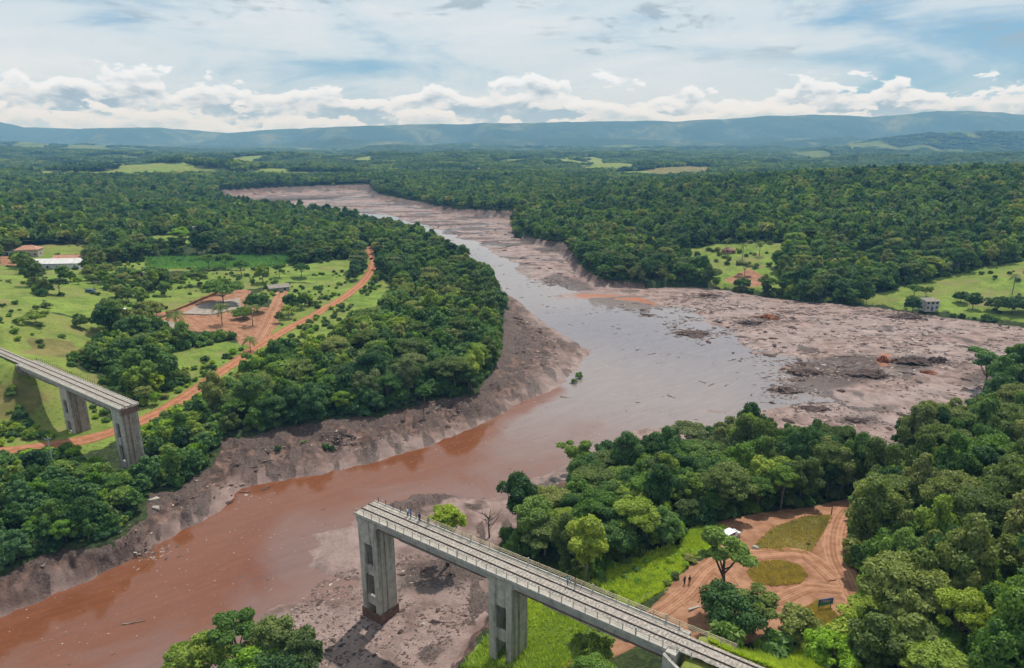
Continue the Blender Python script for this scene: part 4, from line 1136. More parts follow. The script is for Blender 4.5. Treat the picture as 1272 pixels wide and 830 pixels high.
# ------------------------------------------------------------------ railway bridge (two standing lengths of it)
BROT = math.atan2(BD[1], BD[0])
def shared(name, me, parent, loc=(0, 0, 0), rz=0.0, sc=None):
    o = bpy.data.objects.new(name, me); o.location = loc; o.rotation_euler = (0, 0, rz)
    if sc: o.scale = sc
    return link(o, parent)
def pier(root, u0, u1, ztop, zbase, wins, face, side, foot=None):
    v0, v1, th = 0.15, 4.75, 0.55
    p = MB()                                    # hollow shaft: side walls built of columns with slots between
    for (ua, ub) in ((u0 + 0.12, u0 + 0.55), (u1 - 0.55, u1 - 0.12)):
        p.box(ua, ub, v0 + th, v1 - th, zbase, ztop)
    o = p.build('pier', side, root)
    for (ua, ub) in ((u0 - 0.10, u0 + 0.12), (u1 - 0.12, u1 + 0.10)):
        for (va, vb) in ((1.15, 1.95), (2.35, v1 - th - 0.05)):
            MB().box(ua + (0.001 if ua < u0 else 0), ub, va, vb, zbase, ztop - 1.0).build('pilaster', side, o)
    wl, wr = u0 + (u1 - u0) * 0.30, u0 + (u1 - u0) * 0.76
    for (va, vb) in ((v0, v0 + th), (v1 - th, v1)):
        f = MB(); f.box(u0, wl, va, vb, zbase, ztop); f.box(wr, u1, va, vb, zbase, ztop)
        zs = ztop
        for (zt, zb) in wins:
            f.box(wl, wr, va + 0.02, vb - 0.02, zt, zs); zs = zb
        if zs > zbase: f.box(wl, wr, va + 0.02, vb - 0.02, zbase, zs)
        f.build('window_wall', face, o)
    MB().box(u0 - 0.15, u1 + 0.15, v0 + 0.25, v1 - 0.25, ztop + 0.002, ztop + 0.45).build('cap', side, o)
    if foot:
        b = MB()
        b.box(u0 - 0.14, u1 + 0.14, v0 - 0.12, v0 + 0.0, zbase - 1, foot); b.box(u1 + 0.14, u1 + 0.30, v0 - 0.12, v1 + 0.1, zbase - 1, foot)
        b.box(u0 - 0.30, u0 - 0.14, v0 - 0.12, v1 + 0.1, zbase - 1, foot)
        b.build('pier_foot', M['mud_stain'], o)
    return o
M['mud_stain'] = simple('mud_stain', (0.150, 0.085, 0.062), 0.85, 0.35, 0.9)
RAILM = MB()
RAILM.prism([(-0.07, 0), (0.07, 0), (0.07, 0.03), (0.015, 0.05), (0.015, 0.12), (0.04, 0.13), (0.04, 0.17), (-0.04, 0.17), (-0.04, 0.13), (-0.015, 0.12), (-0.015, 0.05), (-0.07, 0.03)], 0, 1, 'x')
SLEEP = MB().quadbox([(-.12, -1.3, 0), (.12, -1.3, 0), (.12, 1.3, 0), (-.12, 1.3, 0), (-.10, -1.28, .16), (.10, -1.28, .16), (.10, 1.28, .16), (-.10, 1.28, .16)]).mesh('sleeper', M['sleeper'])
def bridge(name, label, uA, uB, deck0, deck1, spans, zdeck, far_old=False):
    """uA..uB: track; deck0..deck1: concrete deck; local x runs along the line"""
    root = empty(name, (BA[0] + BD[0] * deck0, BA[1] + BD[1] * deck0, 0), BROT)
    L = lambda u: u - deck0
    cg = M['concrete_girder']
    d = MB().box(L(deck0), L(deck1), -0.15, 5.25, zdeck - 0.45, zdeck - 0.12)
    deck = d.build('deck', cg, root)
    MB().box(L(deck0), L(deck1), -0.15, 0.10, zdeck - 0.118, zdeck + 0.12).build('kerb', M['concrete_girder'], deck)
    MB().box(L(deck0), L(deck1), 5.0, 5.25, zdeck - 0.118, zdeck + 0.12).build('kerb', M['concrete_girder'], deck)
    MB().box(L(deck0), L(deck1), 0.102, 0.85, zdeck - 0.118, zdeck - 0.02).build('walkway', M['slab'], deck)
    MB().box(L(deck0), L(deck1), 4.35, 4.998, zdeck - 0.118, zdeck - 0.02).build('walkway', M['slab'], deck)
    for (a, b) in spans:
        for (va, vb) in ((0.30, 0.95), (4.05, 4.70)):
            x0, x1 = L(a), L(b); e = min(5.0, (b - a) * 0.2)
            MB().prism([(x0, zdeck - 0.452), (x0, zdeck - 1.75), (x0 + e, zdeck - 1.75), (x0 + e + 0.9, zdeck - 2.15), (x1 - e - 0.9, zdeck - 2.15), (x1 - e, zdeck - 1.75), (x1, zdeck - 1.75), (x1, zdeck - 0.452)], va, vb).build('girder', cg, root)
        n = max(2, int((b - a) / 6))
        for k in range(n + 1):
            x = L(a) + 0.4 + (b - a - 1.0) * k / n
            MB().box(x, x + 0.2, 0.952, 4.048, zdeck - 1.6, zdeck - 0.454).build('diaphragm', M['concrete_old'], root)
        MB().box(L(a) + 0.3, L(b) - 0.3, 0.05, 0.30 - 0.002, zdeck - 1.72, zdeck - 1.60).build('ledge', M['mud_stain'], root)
    # track
    t = MB(); g = np.random.default_rng(3); nx = int((uB - uA) / 0.45); cols = [0.86, 1.2, 1.9, 2.55, 3.2, 3.9, 4.34]; hh = [0, .14, .20, .17, .20, .14, 0]
    for i in range(nx + 1):
        for c, h in zip(cols, hh):
            t.v.append((L(uA) + (uB - uA) * i / nx, c + g.uniform(-.05, .05), zdeck - 0.11 + h + g.uniform(-.03, .03)))
    for i in range(nx):
        for k in range(6):
            t.f.append((i * 7 + k, (i + 1) * 7 + k, (i + 1) * 7 + k + 1, i * 7 + k + 1)); t.m.append(0)
    tr = t.build('track', M['ballast'], root)
    for v in (1.70, 3.40):
        shared('rail', RAILM.mesh('rail', M['rail']), tr, (L(uA), v, zdeck + 0.10), 0, (uB - uA, 1.0, 1.0))
    for i in range(int((uB - uA) / 0.62)):
        shared('sleeper', SLEEP, tr, (L(uA) + 0.3 + 0.62 * i, 2.55, zdeck - 0.085 + rnd.uniform(-.015, .02)), rnd.uniform(-.01, .01))
    return root, L
ZD = 23.0
rb, L = bridge('railway_bridge', 'grey concrete railway bridge length with railings, broken off above the mud', 0.0, 92.0, 0.0, 61.5, [(5.3, 30.8), (35.8, 61.3)], ZD)
WN = [(17.2, 12.6), (10.7, 6.1), (4.2, 1.4)]
pier(rb, 0.45, 5.05, ZD - 0.9, -1.0, WN, M['concrete'], M['concrete'], 2.6)
pier(rb, 31.0, 35.6, ZD - 0.9, 1.0, WN[:2] + [(4.2, 2.2)], M['concrete'], M['concrete'])
for a, b in ((0.0, 5.3), (30.8, 35.8)):
    MB().box(a + 0.05, b - 0.02, 0.24, 4.76, ZD - 2.0, ZD - 0.46).build('pier_head', M['concrete_girder'], rb)
MB().box(61.5, 63.0, -0.3, 5.4, 12.0, ZD - 0.2).build('abutment', M['concrete'], rb)
MB().quadbox([(61.4, -0.9, 13), (69, -3.2, 14), (69, -2.8, 14), (61.4, -0.35, 13), (61.4, -0.9, ZD - .3), (69, -3.2, ZD - 2.4), (69, -2.8, ZD - 2.4), (61.4, -0.35, ZD - .3)]).build('wing_wall', M['concrete'], rb)
POST = MB().box(-.06, .06, -.05, .05, 0, 1.08).mesh('post', M['railing_grey'])
POSTB = MB().box(-.06, .06, -.05, .05, 0, 1.08).mesh('post', M['post_old'])
POSTW = MB().box(-.10, .10, -.08, .08, 0, 1.25).mesh('post', M['railing_grey'])
# near railing: grey posts, two bars; far railing: three yellowish bars, bare brown posts at the broken end
r1 = MB().box(0.3, 65.5, -0.06, -0.01, ZD + 0.98, ZD + 1.05).build('railing', M['railing_grey'], rb)
MB().box(0.3, 65.5, -0.05, -0.02, ZD + 0.52, ZD + 0.57).build('bar', M['railing_grey'], r1)
for i in range(33):
    shared('post', POSTW if i % 8 == 4 else POST, r1, (0.4 + 2.02 * i, 0.03, ZD + 0.10))
r2 = MB().box(11.5, 69.5, 5.13, 5.19, ZD + 0.98, ZD + 1.06).build('railing', M['railing'], rb)
for z in (0.72, 0.45): MB().box(11.5, 69.5, 5.14, 5.18, ZD + z, ZD + z + 0.08).build('bar', M['railing'], r2)
for i in range(30): shared('post', POSTW if i % 6 == 0 else POST, r2, (11.6 + 1.99 * i, 5.08, ZD + 0.10))
for i in range(6): shared('post', POSTB, r2, (1.0 + 1.95 * i, 5.1, ZD + 0.10))
tag(rb, cat='bridge', group=None)
rb['label'] = 'grey concrete railway bridge length with railings, broken off above the mud'
lb, L = bridge('railway_bridge', 'stained railway bridge length ending in a broken pier over the red road', -214.0, -88.0, -150.0, -88.0, [(-149.8, -123.8), (-118.2, -93.2)], ZD, True)
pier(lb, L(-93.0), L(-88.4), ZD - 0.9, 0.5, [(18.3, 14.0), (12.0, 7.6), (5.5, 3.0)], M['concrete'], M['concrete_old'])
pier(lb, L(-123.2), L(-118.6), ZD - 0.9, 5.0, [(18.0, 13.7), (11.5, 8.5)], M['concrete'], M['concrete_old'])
for a, b in ((-93.2, -88.0), (-123.8, -118.2)):
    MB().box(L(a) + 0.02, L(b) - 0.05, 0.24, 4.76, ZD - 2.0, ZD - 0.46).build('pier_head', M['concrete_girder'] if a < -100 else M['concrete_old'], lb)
MB().box(L(-151.5), L(-150.0) - 0.01, -0.3, 5.4, 12.0, ZD - 0.2).build('abutment', M['concrete_old'], lb)
MB().box(L(-88.0) - 0.049, L(-88.0) + 0.25, 0.5, 4.5, ZD - 1.9, ZD - 0.46).build('broken_beam_end', M['mud_stain'], lb)
r3 = MB().box(L(-150), L(-88.3), -0.06, -0.01, ZD + 0.42, ZD + 0.48).build('railing', M['railing_grey'], lb)
for i in range(40): shared('post', POST, r3, (L(-149.5) + 1.55 * i, 0.03, ZD + 0.02), 0, (0.8, 0.8, 0.5))
r4 = MB().box(L(-150), L(-150) + 0.1, 5.1, 5.2, ZD + 0.1, ZD + 0.9).build('railing', M['post_old'], lb)
for i in range(44):
    shared('post', POSTB, r4, (L(-149.5) + 1.40 * i, 5.1, ZD + 0.10), 0, (0.8, 0.8, rnd.uniform(0.8, 1.25)))
lb['category'] = 'bridge'; lb['label'] = 'stained concrete railway bridge length ending in a broken pier beside the red road'
def rebar(root, x, sgn, n=9):
    b = MB(); g = random.Random(5)
    for i in range(n):
        y0 = 0.4 + 4.3 * i / (n - 1); z0 = ZD - g.choice((.2, .35, .6, 1.3)); l = g.uniform(.5, 1.5)
        b.tube([(x - sgn * .2, y0, z0), (x + sgn * l * .6, y0 + g.uniform(-.1, .1), z0 + g.uniform(-.1, .1)), (x + sgn * l, y0 + g.uniform(-.3, .3), z0 - g.uniform(0, .7))], .022, 4)
    b.build('rebar', M['rail'], root)['kind'] = 'stuff'
    c = MB()
    for i in range(7):
        y0 = 0.0 + 0.75 * i; l = g.uniform(.05, .45)
        c.quadbox([(x - .02 * sgn, y0, ZD - .44), (x + sgn * l, y0 + .1, ZD - .42), (x + sgn * l * .8, y0 + .62, ZD - .42), (x - .02 * sgn, y0 + .7, ZD - .44), (x - .02 * sgn, y0, ZD - .14), (x + sgn * l * .6, y0 + .15, ZD - .2), (x + sgn * l * .5, y0 + .6, ZD - .17), (x - .02 * sgn, y0 + .7, ZD - .14)][::1 if sgn > 0 else 1])
    c.build('broken_edge', M['concrete_old'], root)['kind'] = 'stuff'
rebar(rb, 0.0, -1); rebar(lb, 62.0, 1)
# fallen concrete by the broken pier
for (px, py, s, rz) in ((186, 605, 1.0, 0.4), (191, 622, 1.3, 1.1), (194, 634, 0.8, 0.2)):
    x, y, z = hit(px, py)
    o = MB().quadbox([(-1.1 * s, -.5, -.3), (1.1 * s, -.6, -.2), (.9 * s, .6, -.3), (-1.0 * s, .5, -.3), (-1.0 * s, -.4, .5), (1.0 * s, -.5, .25), (.8 * s, .4, .45), (-.9 * s, .5, .2)]).build('concrete_rubble', M['slab'])
    o.location = (x, y, z + 0.25); o.rotation_euler = (0.2, 0.15, rz)
    tag(o, 'pale broken concrete block lying below the broken pier', 'rubble', 'concrete blocks below the broken pier')
# ------------------------------------------------------------------ single trees
def special(name, px, py, kind, H, rad, count, size, lm, bm, label, seed, cat='tree', fork=0.42, n_limb=6, top=0.0, parts=('trunk', 'crown')):
    x, y, z = hit(px, py)
    cm, lobes = crown_mesh(parts[1], seed, kind, H, rad, count, size, M[lm]); tm = trunk_mesh(parts[0], seed + 1, H, rad, lobes, M[bm], fork, n_limb)
    return thing(name, (x, y, z - 0.1), 0.0, (1, 1, 1), [(parts[0], tm), (parts[1], cm)], label, cat, None)
special('tree', 556, 704, 'umbrella', 16.0, 4.3, 6200, 0.26, 'leaf_bright', 'bark', 'lone bright green tree with leaning trunk in the mud behind the bridge', 900, fork=0.6)
special('tree', 1222, 484, 'open', 15.0, 8.5, 7600, 0.38, 'leaf_teal', 'bark_pale', 'lone spreading tree with bare forked trunk at the edge of the mud flat', 905, fork=0.35, n_limb=9)
special('tree', 896, 748, 'open', 14.2, 4.6, 7600, 0.26, 'leaf_dark', 'bark', 'tall crooked tree with bare trunks beside the red clearing', 910, fork=0.42, n_limb=7)
special('tree', 905, 792, 'round', 8.0, 5.0, 9500, 0.25, 'leaf_dark', 'bark', 'dense dark tree at the end of the yellowish bridge railing', 915)
special('tree', 935, 788, 'open', 7.0, 3.6, 3600, 0.22, 'leaf_olive', 'bark_pale', 'sparse olive tree between the dark tree and blue sign', 916)
special('tree', 990, 800, 'round', 6.0, 3.2, 5200, 0.22, 'leaf_olive', 'bark', 'small grey green tree in front of the blue sign', 917)
special('tree', 1062, 822, 'round', 8.2, 4.4, 9000, 0.25, 'leaf_mid', 'bark_pale', 'leafy green tree below the blue sign by the track bend', 918)
special('tree', 1112, 830, 'round', 8.0, 4.3, 8200, 0.25, 'leaf_olive', 'bark', 'rounded grey green tree next to the leafy tree below the sign', 919)
special('tree', 735, 828, 'round', 5.8, 3.6, 6500, 0.24, 'leaf_mid', 'bark', 'small leafy tree under the bridge span beside the dirt track', 920)
special('tree', 712, 590, 'open', 10.0, 4.6, 5200, 0.30, 'leaf_mid', 'bark_pale', 'open tree leaning over the grey water from the near bank', 921, fork=0.3)
special('tree', 755, 588, 'round', 9.0, 4.6, 7000, 0.28, 'leaf_dark', 'bark', 'dark rounded tree next to the open tree on the near bank', 922)
special('tree', 278, 378, 'umbrella', 13.0, 9.5, 4200, 0.75, 'leaf_dark', 'bark', 'big dark spreading tree over the concrete pad', 923, fork=0.3)
for k, (px, py, H, rad, lm) in enumerate([(320, 388, 9.0, 6.0, 'leaf_dark'), (303, 396, 5.5, 4.5, 'leaf_dark'), (247, 356, 7.5, 5.2, 'leaf_olive'), (205, 368, 7.5, 3.6, 'leaf_dark'), (375, 345, 9, 5, 'leaf_mid'), (347, 345, 8, 4, 'leaf_dark'), (327, 352, 11, 4.6, 'leaf_mid'),
                                          (225, 306, 15, 7.5, 'leaf_bright'), (258, 303, 10, 6.5, 'leaf_olive'), (288, 303, 10, 7.0, 'leaf_mid'), (300, 342, 9, 4, 'leaf_mid'), (45, 403, 4.6, 5.2, 'leaf_mid'), (100, 408, 5.0, 3.0, 'leaf_olive'), (190, 348, 8, 5, 'leaf_dark'), (168, 350, 7, 4.5, 'leaf_dark'), (178, 362, 7, 5, 'leaf_olive'), (260, 335, 10, 6.5, 'leaf_dark'), (280, 334, 9, 6, 'leaf_dark')]):
    special('tree', px, py, ('round', 'umbrella', 'open')[k % 3] if k not in (0, 1) else 'round', H, rad, 2200, 0.62, lm, 'bark',
            ['dense dark tree between the yard and red road', 'low dark tree in the middle of the yard', 'sparse tree alone in the bright pasture', 'small dark tree with round shadow in the bright pasture', 'leafy tree behind the open shed', 'dark tree beside the open shed', 'tall tree beside the open shed by the yard',
             'tall pale green tree in front of the far small pasture', 'olive tree beside the tall pale tree', 'round bright tree at the edge of the far small pasture', 'small tree at the near edge of the cornfield', 'flat topped tree on the grassy hill above the track', 'little olive tree on the grassy hill slope', 'dark tree beside the brick hut', 'low dark tree behind the brick hut', 'grey green tree in front of the brick hut', 'dark clump tree in the middle of the cornfield', 'dark spreading tree beside the clump in the cornfield'][k], 940 + 3 * k)
for k, (px, py, H, rad, lab) in enumerate([(1133, 390, 9.0, 4.2, 'round dark tree standing beside the grey ruined house'), (1193, 376, 6.0, 4.0, 'small round tree in the pasture above the mud flat'), (1208, 384, 8.5, 4.2, 'taller leafy tree next to the small round pasture tree'), (1135, 368, 6.5, 4, 'small tree behind the ruined house'), (1150, 369, 5.5, 3, 'thin little tree behind the ruined house roof'),
                                           (1238, 388, 8.0, 6.5, 'grey green tree in the clump beside the thin palm'), (1256, 390, 8.5, 7, 'dark spreading tree in the clump beside the thin palm'), (1272, 388, 8.5, 7, 'dark tree behind the clump beside the thin palm'), (925, 342, 9, 6, 'grey tree standing on the bare patch of earth'), (922, 360, 7, 5, 'round tree at the edge of mud below the bare patch'), (888, 346, 6, 5, 'low tree beside the brown roofed hut')]):
    special('tree', px, py, ('round', 'round', 'tall', 'open', 'open', 'round', 'round', 'round', 'open', 'round', 'round')[k], H, rad, 2000, 0.60, ('leaf_dark', 'leaf_dark', 'leaf_mid', 'leaf_mid', 'leaf_mid', 'leaf_olive', 'leaf_dark', 'leaf_dark', 'leaf_olive', 'leaf_dark', 'leaf_olive')[k], 'bark', lab, 1010 + 3 * k)
# clump by the tall pier at the bottom
for k, (px, py, H, rad, lm, kd, lab) in enumerate([(232, 838, 6.0, 3.6, 'leaf_mid', 'round', 'low green tree at the water side of the clump on the mud'), (262, 850, 9.5, 4.6, 'leaf_mid', 'round', 'leafy green tree in the clump on the mud'), (300, 838, 11.5, 4.4, 'leaf_mid', 'open', 'tallest open crowned tree in the clump on the mud'),
                                                   (318, 862, 9.0, 4.6, 'leaf_bright', 'round', 'yellow green tree in the clump on the mud'), (345, 840, 11.0, 4.6, 'leaf_olive', 'round', 'olive tree in the clump facing the tall pier'), (375, 850, 9.5, 4.4, 'leaf_olive', 'round', 'dull olive tree nearest the tall pier'), (345, 875, 9.0, 5.2, 'leaf_dark', 'round', 'dark tree in the middle of the clump on the mud'), (285, 885, 8, 5, 'leaf_mid', 'round', 'broad green tree at the near side of the clump on the mud')]):
    d = ray(px, py); t_ = -CAMZ / d[2]; x, y = d[0] * t_, d[1] * t_
    cm, lobes = crown_mesh('crown', 1060 + 2 * k, kd, H, rad, 8600, 0.26, M[lm]); tm = trunk_mesh('trunk', 1061 + 2 * k, H, rad, lobes, M['bark'])
    thing('tree', (x, y, gm(x, y) - 0.2), 0, (1, 1, 1), [('trunk', tm), ('crown', cm)], lab, 'tree', None)
# ------------------------------------------------------------------ palms
def palm(px, py, H, fr, seed, label, nf=18):
    x, y, z = hit(px, py); g = random.Random(seed)
    root = empty('palm_tree', (x, y, z - 0.1))
    tb = MB().tube([(0, 0, -0.3), (0.15, 0.05, H * 0.5), (0.1, 0.2, H)], [H * .028, H * .020, H * .018], 7); tb.build('trunk', M['bark_pale'], root, True)
    for k in range(nf):
        a = 6.283 * k / nf + g.uniform(-.2, .2); e = g.uniform(-0.2, 1.1)
        V, Fq = [], []
        n = 7; pts = []
        for i in range(n + 1):
            t = i / n; rr_ = fr * t * math.cos(e * (1 - 0.5 * t)); zz_ = fr * (math.sin(e) * t - 0.75 * t * t)
            pts.append(Vector((math.cos(a) * rr_ + 0.1, math.sin(a) * rr_ + 0.2, H + zz_)))
        side = Vector((-math.sin(a), math.cos(a), 0))
        f = MB(); f.tube(pts, [0.05] * n + [0.02], 3, cap=False)
        for i in range(1, n):
            for s in (-1, 1):
                for q in (0, .5):
                    p = pts[i].lerp(pts[i + 1], q); wd = fr * 0.24 * (1 - 0.6 * abs(i / n - .45) * 2); dr = Vector((0, 0, -wd * 0.55)); nx = (pts[i + 1] - pts[i]) * 0.36
                    b = len(f.v); f.v += [tuple(p), tuple(p + nx), tuple(p + nx * 1.6 + side * s * wd + dr), tuple(p + nx * 1.2 + side * s * wd + dr)]
                    f.f.append((b, b + 1, b + 2, b + 3)); f.m.append(0)
        f.build('frond', M['leaf_palm'], root)
    return tag(root, label, 'palm tree')
palm(220, 413, 8.5, 4.4, 1, 'palm tree with drooping fronds beside the pale concrete strip')
palm(276, 404, 9.0, 4.2, 2, 'stout palm tree standing on the red yard')
palm(314, 405, 9.0, 4.2, 3, 'palm tree between the yard and the dirt path')
palm(180, 440, 7.0, 5.0, 4, 'wide palm in the wood below the grassy hill')
palm(1257, 366, 10.5, 3.6, 5, 'thin tall palm with hanging dead fronds in the mud side pasture', 11)
palm(1070, 610, 11.0, 4.2, 6, 'palm tree at the mud edge of the near wood')
palm(311, 438, 6.0, 3.2, 7, 'small palm at the junction of path and red road')
for k, (px, py) in enumerate(((943, 318), (922, 322), (973, 325), (902, 314))):
    palm(px, py, 10.0, 3.8, 10 + k, ['tall palm in the middle of the bright glade', 'palm left of the grey tree in the bright glade', 'palm by the forest side of the bright glade', 'palm beside the brown roofed hut'][k], 11)
# bare dead trees by the mud
def dead_tree(px, py, H, seed, label):
    x, y, z = hit(px, py); g = random.Random(seed)
    root = empty('dead_tree', (x, y, z - 0.2)); MB().tube([(0, 0, 0), (g.uniform(-.3, .3), .1, H * .5), (g.uniform(-.5, .5), .2, H)], [H * .03, H * .02, H * .006], 6).build('trunk', M['driftwood'], root)
    for k in range(9):
        a = g.random() * 6.283; z0 = H * g.uniform(.3, .8); l = H * g.uniform(.25, .5)
        p1 = (math.cos(a) * l * .5, math.sin(a) * l * .5, z0 + l * .45); p2 = (math.cos(a + .3) * l, math.sin(a + .3) * l, z0 + l * .7)
        b = MB().tube([(0, 0.1, z0), p1, p2], [H * .012, H * .008, H * .003], 4)
        b.tube([p1, (p1[0] * 1.3 + .4, p1[1] * 1.3, p1[2] + l * .4)], [H * .006, H * .002], 4)
        b.build('branch', M['driftwood'], root)
    tag(root, label, 'dead tree')
dead_tree(608, 668, 7.5, 1, 'leafless dead tree at the mud edge behind the bridge')
dead_tree(424, 548, 4.5, 2, 'leafless dead shrub tree on the eroded left bank'); dead_tree(984, 600, 8.5, 3, 'bare grey tree at the mud edge of the near wood'); dead_tree(527, 520, 5.5, 4, 'bare uprooted tree on the bank below the riverside wood')
# ------------------------------------------------------------------ buildings
def house(px, py, w_, d_, h, rh, rz, wall, roof, label, hip=True, wins=3, name='house', cat='house', flat=False, storeys=1, ov=0.45):
    x, y, z = hit(px, py)
    root = empty(name, (x, y, z - 0.15), rz); a, b = w_ / 2, d_ / 2
    MB().box(-a, a, -b, b, -0.6, h).build('wall', M[wall], root)
    ra, rb_ = a + ov, b + ov
    if flat:
        MB().quadbox([(-ra, -rb_, h + .01), (ra, -rb_, h + .01), (ra, rb_, h + rh), (-ra, rb_, h + rh), (-ra, -rb_, h + .13), (ra, -rb_, h + .13), (ra, rb_, h + rh + .12), (-ra, rb_, h + rh + .12)]).build('roof', M[roof], root)
    else:
        k = rb_ * 0.9 if hip else -0.0
        r = MB(); r.v = [(-ra, -rb_, h + .01), (ra, -rb_, h + .01), (ra, rb_, h + .01), (-ra, rb_, h + .01), (-ra + k, 0, h + rh), (ra - k, 0, h + rh)]
        r.f = [(0, 1, 5, 4), (2, 3, 4, 5), (1, 2, 5), (3, 0, 4), (3, 2, 1, 0)]; r.m = [0] * 5
        ro = r.build('roof', M[roof], root)
        MB().tube([(-ra + k, 0, h + rh + .02), (ra - k, 0, h + rh + .02)], 0.14, 5).build('ridge', M[roof], ro)
    for s_ in range(storeys):
        z0 = h / storeys * s_
        for i in range(wins):
            cx = -a + w_ * (i + 0.5) / wins
            if i == wins // 2 and s_ == 0:
                MB().box(cx - .5, cx + .5, -b - .05, -b - .01, 0, 2.1).build('door', M['opening'], root)
            else:
                wn = MB().box(cx - .6, cx + .6, -b - .05, -b - .01, z0 + 1.0, z0 + 2.2).build('window', M['opening'], root)
                MB().box(cx - .75, cx + .75, -b - .14, -b - .012, z0 + .86, z0 + .98).build('sill', M['wall_white'], wn)
    wn = MB().box(a + .01, a + .05, -.6, .6, 1.0, 2.2).build('window', M['opening'], root)
    return tag(root, label, cat)
house(37, 318, 13, 9, 4.6, 2.4, 0.25, 'wall', 'tile', 'cream house with hipped red tile roof at the forest edge', wins=4)
house(70, 333, 30, 9, 3.4, 1.6, 0.12, 'wall_white', 'tin', 'long low building with white sheet roof below the cream house', hip=False, wins=6, flat=True)
house(88, 328, 17, 7, 4.2, 1.7, 0.12, 'wall_brick', 'tile', 'red tiled wing behind the long white roofed building', hip=False, wins=3)
house(103, 329, 8, 6, 2.4, 1.2, 0.2, 'wall_brick', 'tile', 'small red roofed shed beside the long white roofed building', hip=False, wins=1)
house(10, 317, 14, 1.2, 1.9, 0.3, 0.0, 'wall_white', 'tin', 'long white garden shelter near the cream house', flat=True, wins=3, name='shelter', cat='shelter', ov=0.2)
house(216, 290, 9, 6, 3.2, 1.2, 0.0, 'wall_brick', 'tile_brown', 'small brown house behind the far pasture', wins=3)
house(238, 290, 7, 6, 4.4, 1.0, 0.0, 'wall_white', 'tin', 'small white house behind the tall pale tree', flat=True, wins=2)
house(305, 299, 12, 7, 2.4, 1.6, 0.1, 'wall_brick', 'tile', 'low red roofed house among trees past the cornfield', wins=3)
house(164, 345, 8, 6, 3.2, 1.6, 0.4, 'wall_brick', 'tile_brown', 'brick hut among trees beside the bright pasture', wins=2)
house(177, 343, 5, 4, 2.6, 0.4, 0.3, 'wall_white', 'tin', 'tiny white walled hut beside the brick hut', flat=True, wins=1)
house(191, 344, 5, 4, 1.8, 0.8, 0.3, 'wall_brick', 'tile', 'tiny red roofed hut next to the white walled hut', hip=False, wins=1)
house(347, 361, 10, 6, 2.2, 0.7, 0.5, 'wall_grey', 'thatch', 'grey thatched open shed at the head of the dirt path', flat=True, wins=2, name='shed', cat='shed', ov=0.9)
house(1153, 385, 7.4, 5.4, 4.9, 0.8, 0.10, 'wall_grey', 'thatch', 'grey two storey ruined house standing beside the mud flat', flat=True, wins=3, storeys=2)
house(905, 314, 8, 7, 2.4, 1.7, 0.0, 'wall_brick', 'tile_brown', 'brown roofed hut among trees in the bright glade', wins=2)
house(152, 391, 3.2, 2.6, 2.4, 0.3, 0.4, 'wall_white', 'tin', 'little white kiosk hut in the trees below the pasture', flat=True, wins=1, name='hut', cat='hut', ov=0.15)
for k, (px, py) in enumerate(((512, 221), (588, 213), (597, 211))):
    house(px, py, 13, 9, 4, 2, 0.2 * k, 'wall_white', 'tile', ['lone white farmhouse in the far forest', 'white farmhouse at the far clearing', 'second white farmhouse behind the far clearing'][k], wins=2)
# concrete pads and cut earth bank of the yard
def pad(pts, label, z=0.18):
    P = HP(pts); b = MB(); n = len(P); top = [(p[0], p[1], gm(*p) + z + 0.25) for p in P]; bot = [(p[0], p[1], gm(*p) - 0.5) for p in P]
    b.v = top + bot; b.f = [tuple(range(n))[::-1], tuple(range(n, 2 * n))] + [(i, (i + 1) % n, n + (i + 1) % n, n + i) for i in range(n)]; b.m = [0] * (n + 2)
    o = b.build('concrete_pad', M['pad']); o['kind'] = 'structure'
M['pad'] = simple('old_pad', (0.27, 0.225, 0.185), 0.95, 0.3, 0.4)
pad([(226, 391), (250, 379), (298, 371), (300, 384), (262, 392)], ''); pad([(195, 404), (204, 399), (232, 406), (228, 410), (205, 409)], '')
EB = HP([(180, 396), (205, 392), (225, 384), (250, 373), (270, 366), (300, 363), (312, 365)])
b = MB()
for i, p in enumerate(EB):
    zt = gm(*p); b.v += [(p[0] + .3, p[1] + 2.2, zt + 0.9), (p[0], p[1] + .6, zt + 1.2 + .3 * math.sin(i * 2.1)), (p[0] - .2, p[1] - 2.0, zt - 0.4)]
for i in range(len(EB) - 1):
    for k in range(2): b.f.append((i * 3 + k, i * 3 + k + 1, i * 3 + 4 + k, i * 3 + 3 + k)); b.m.append(0)
b.build('earth_bank', M['wall_brick'], None, True)['kind'] = 'structure'
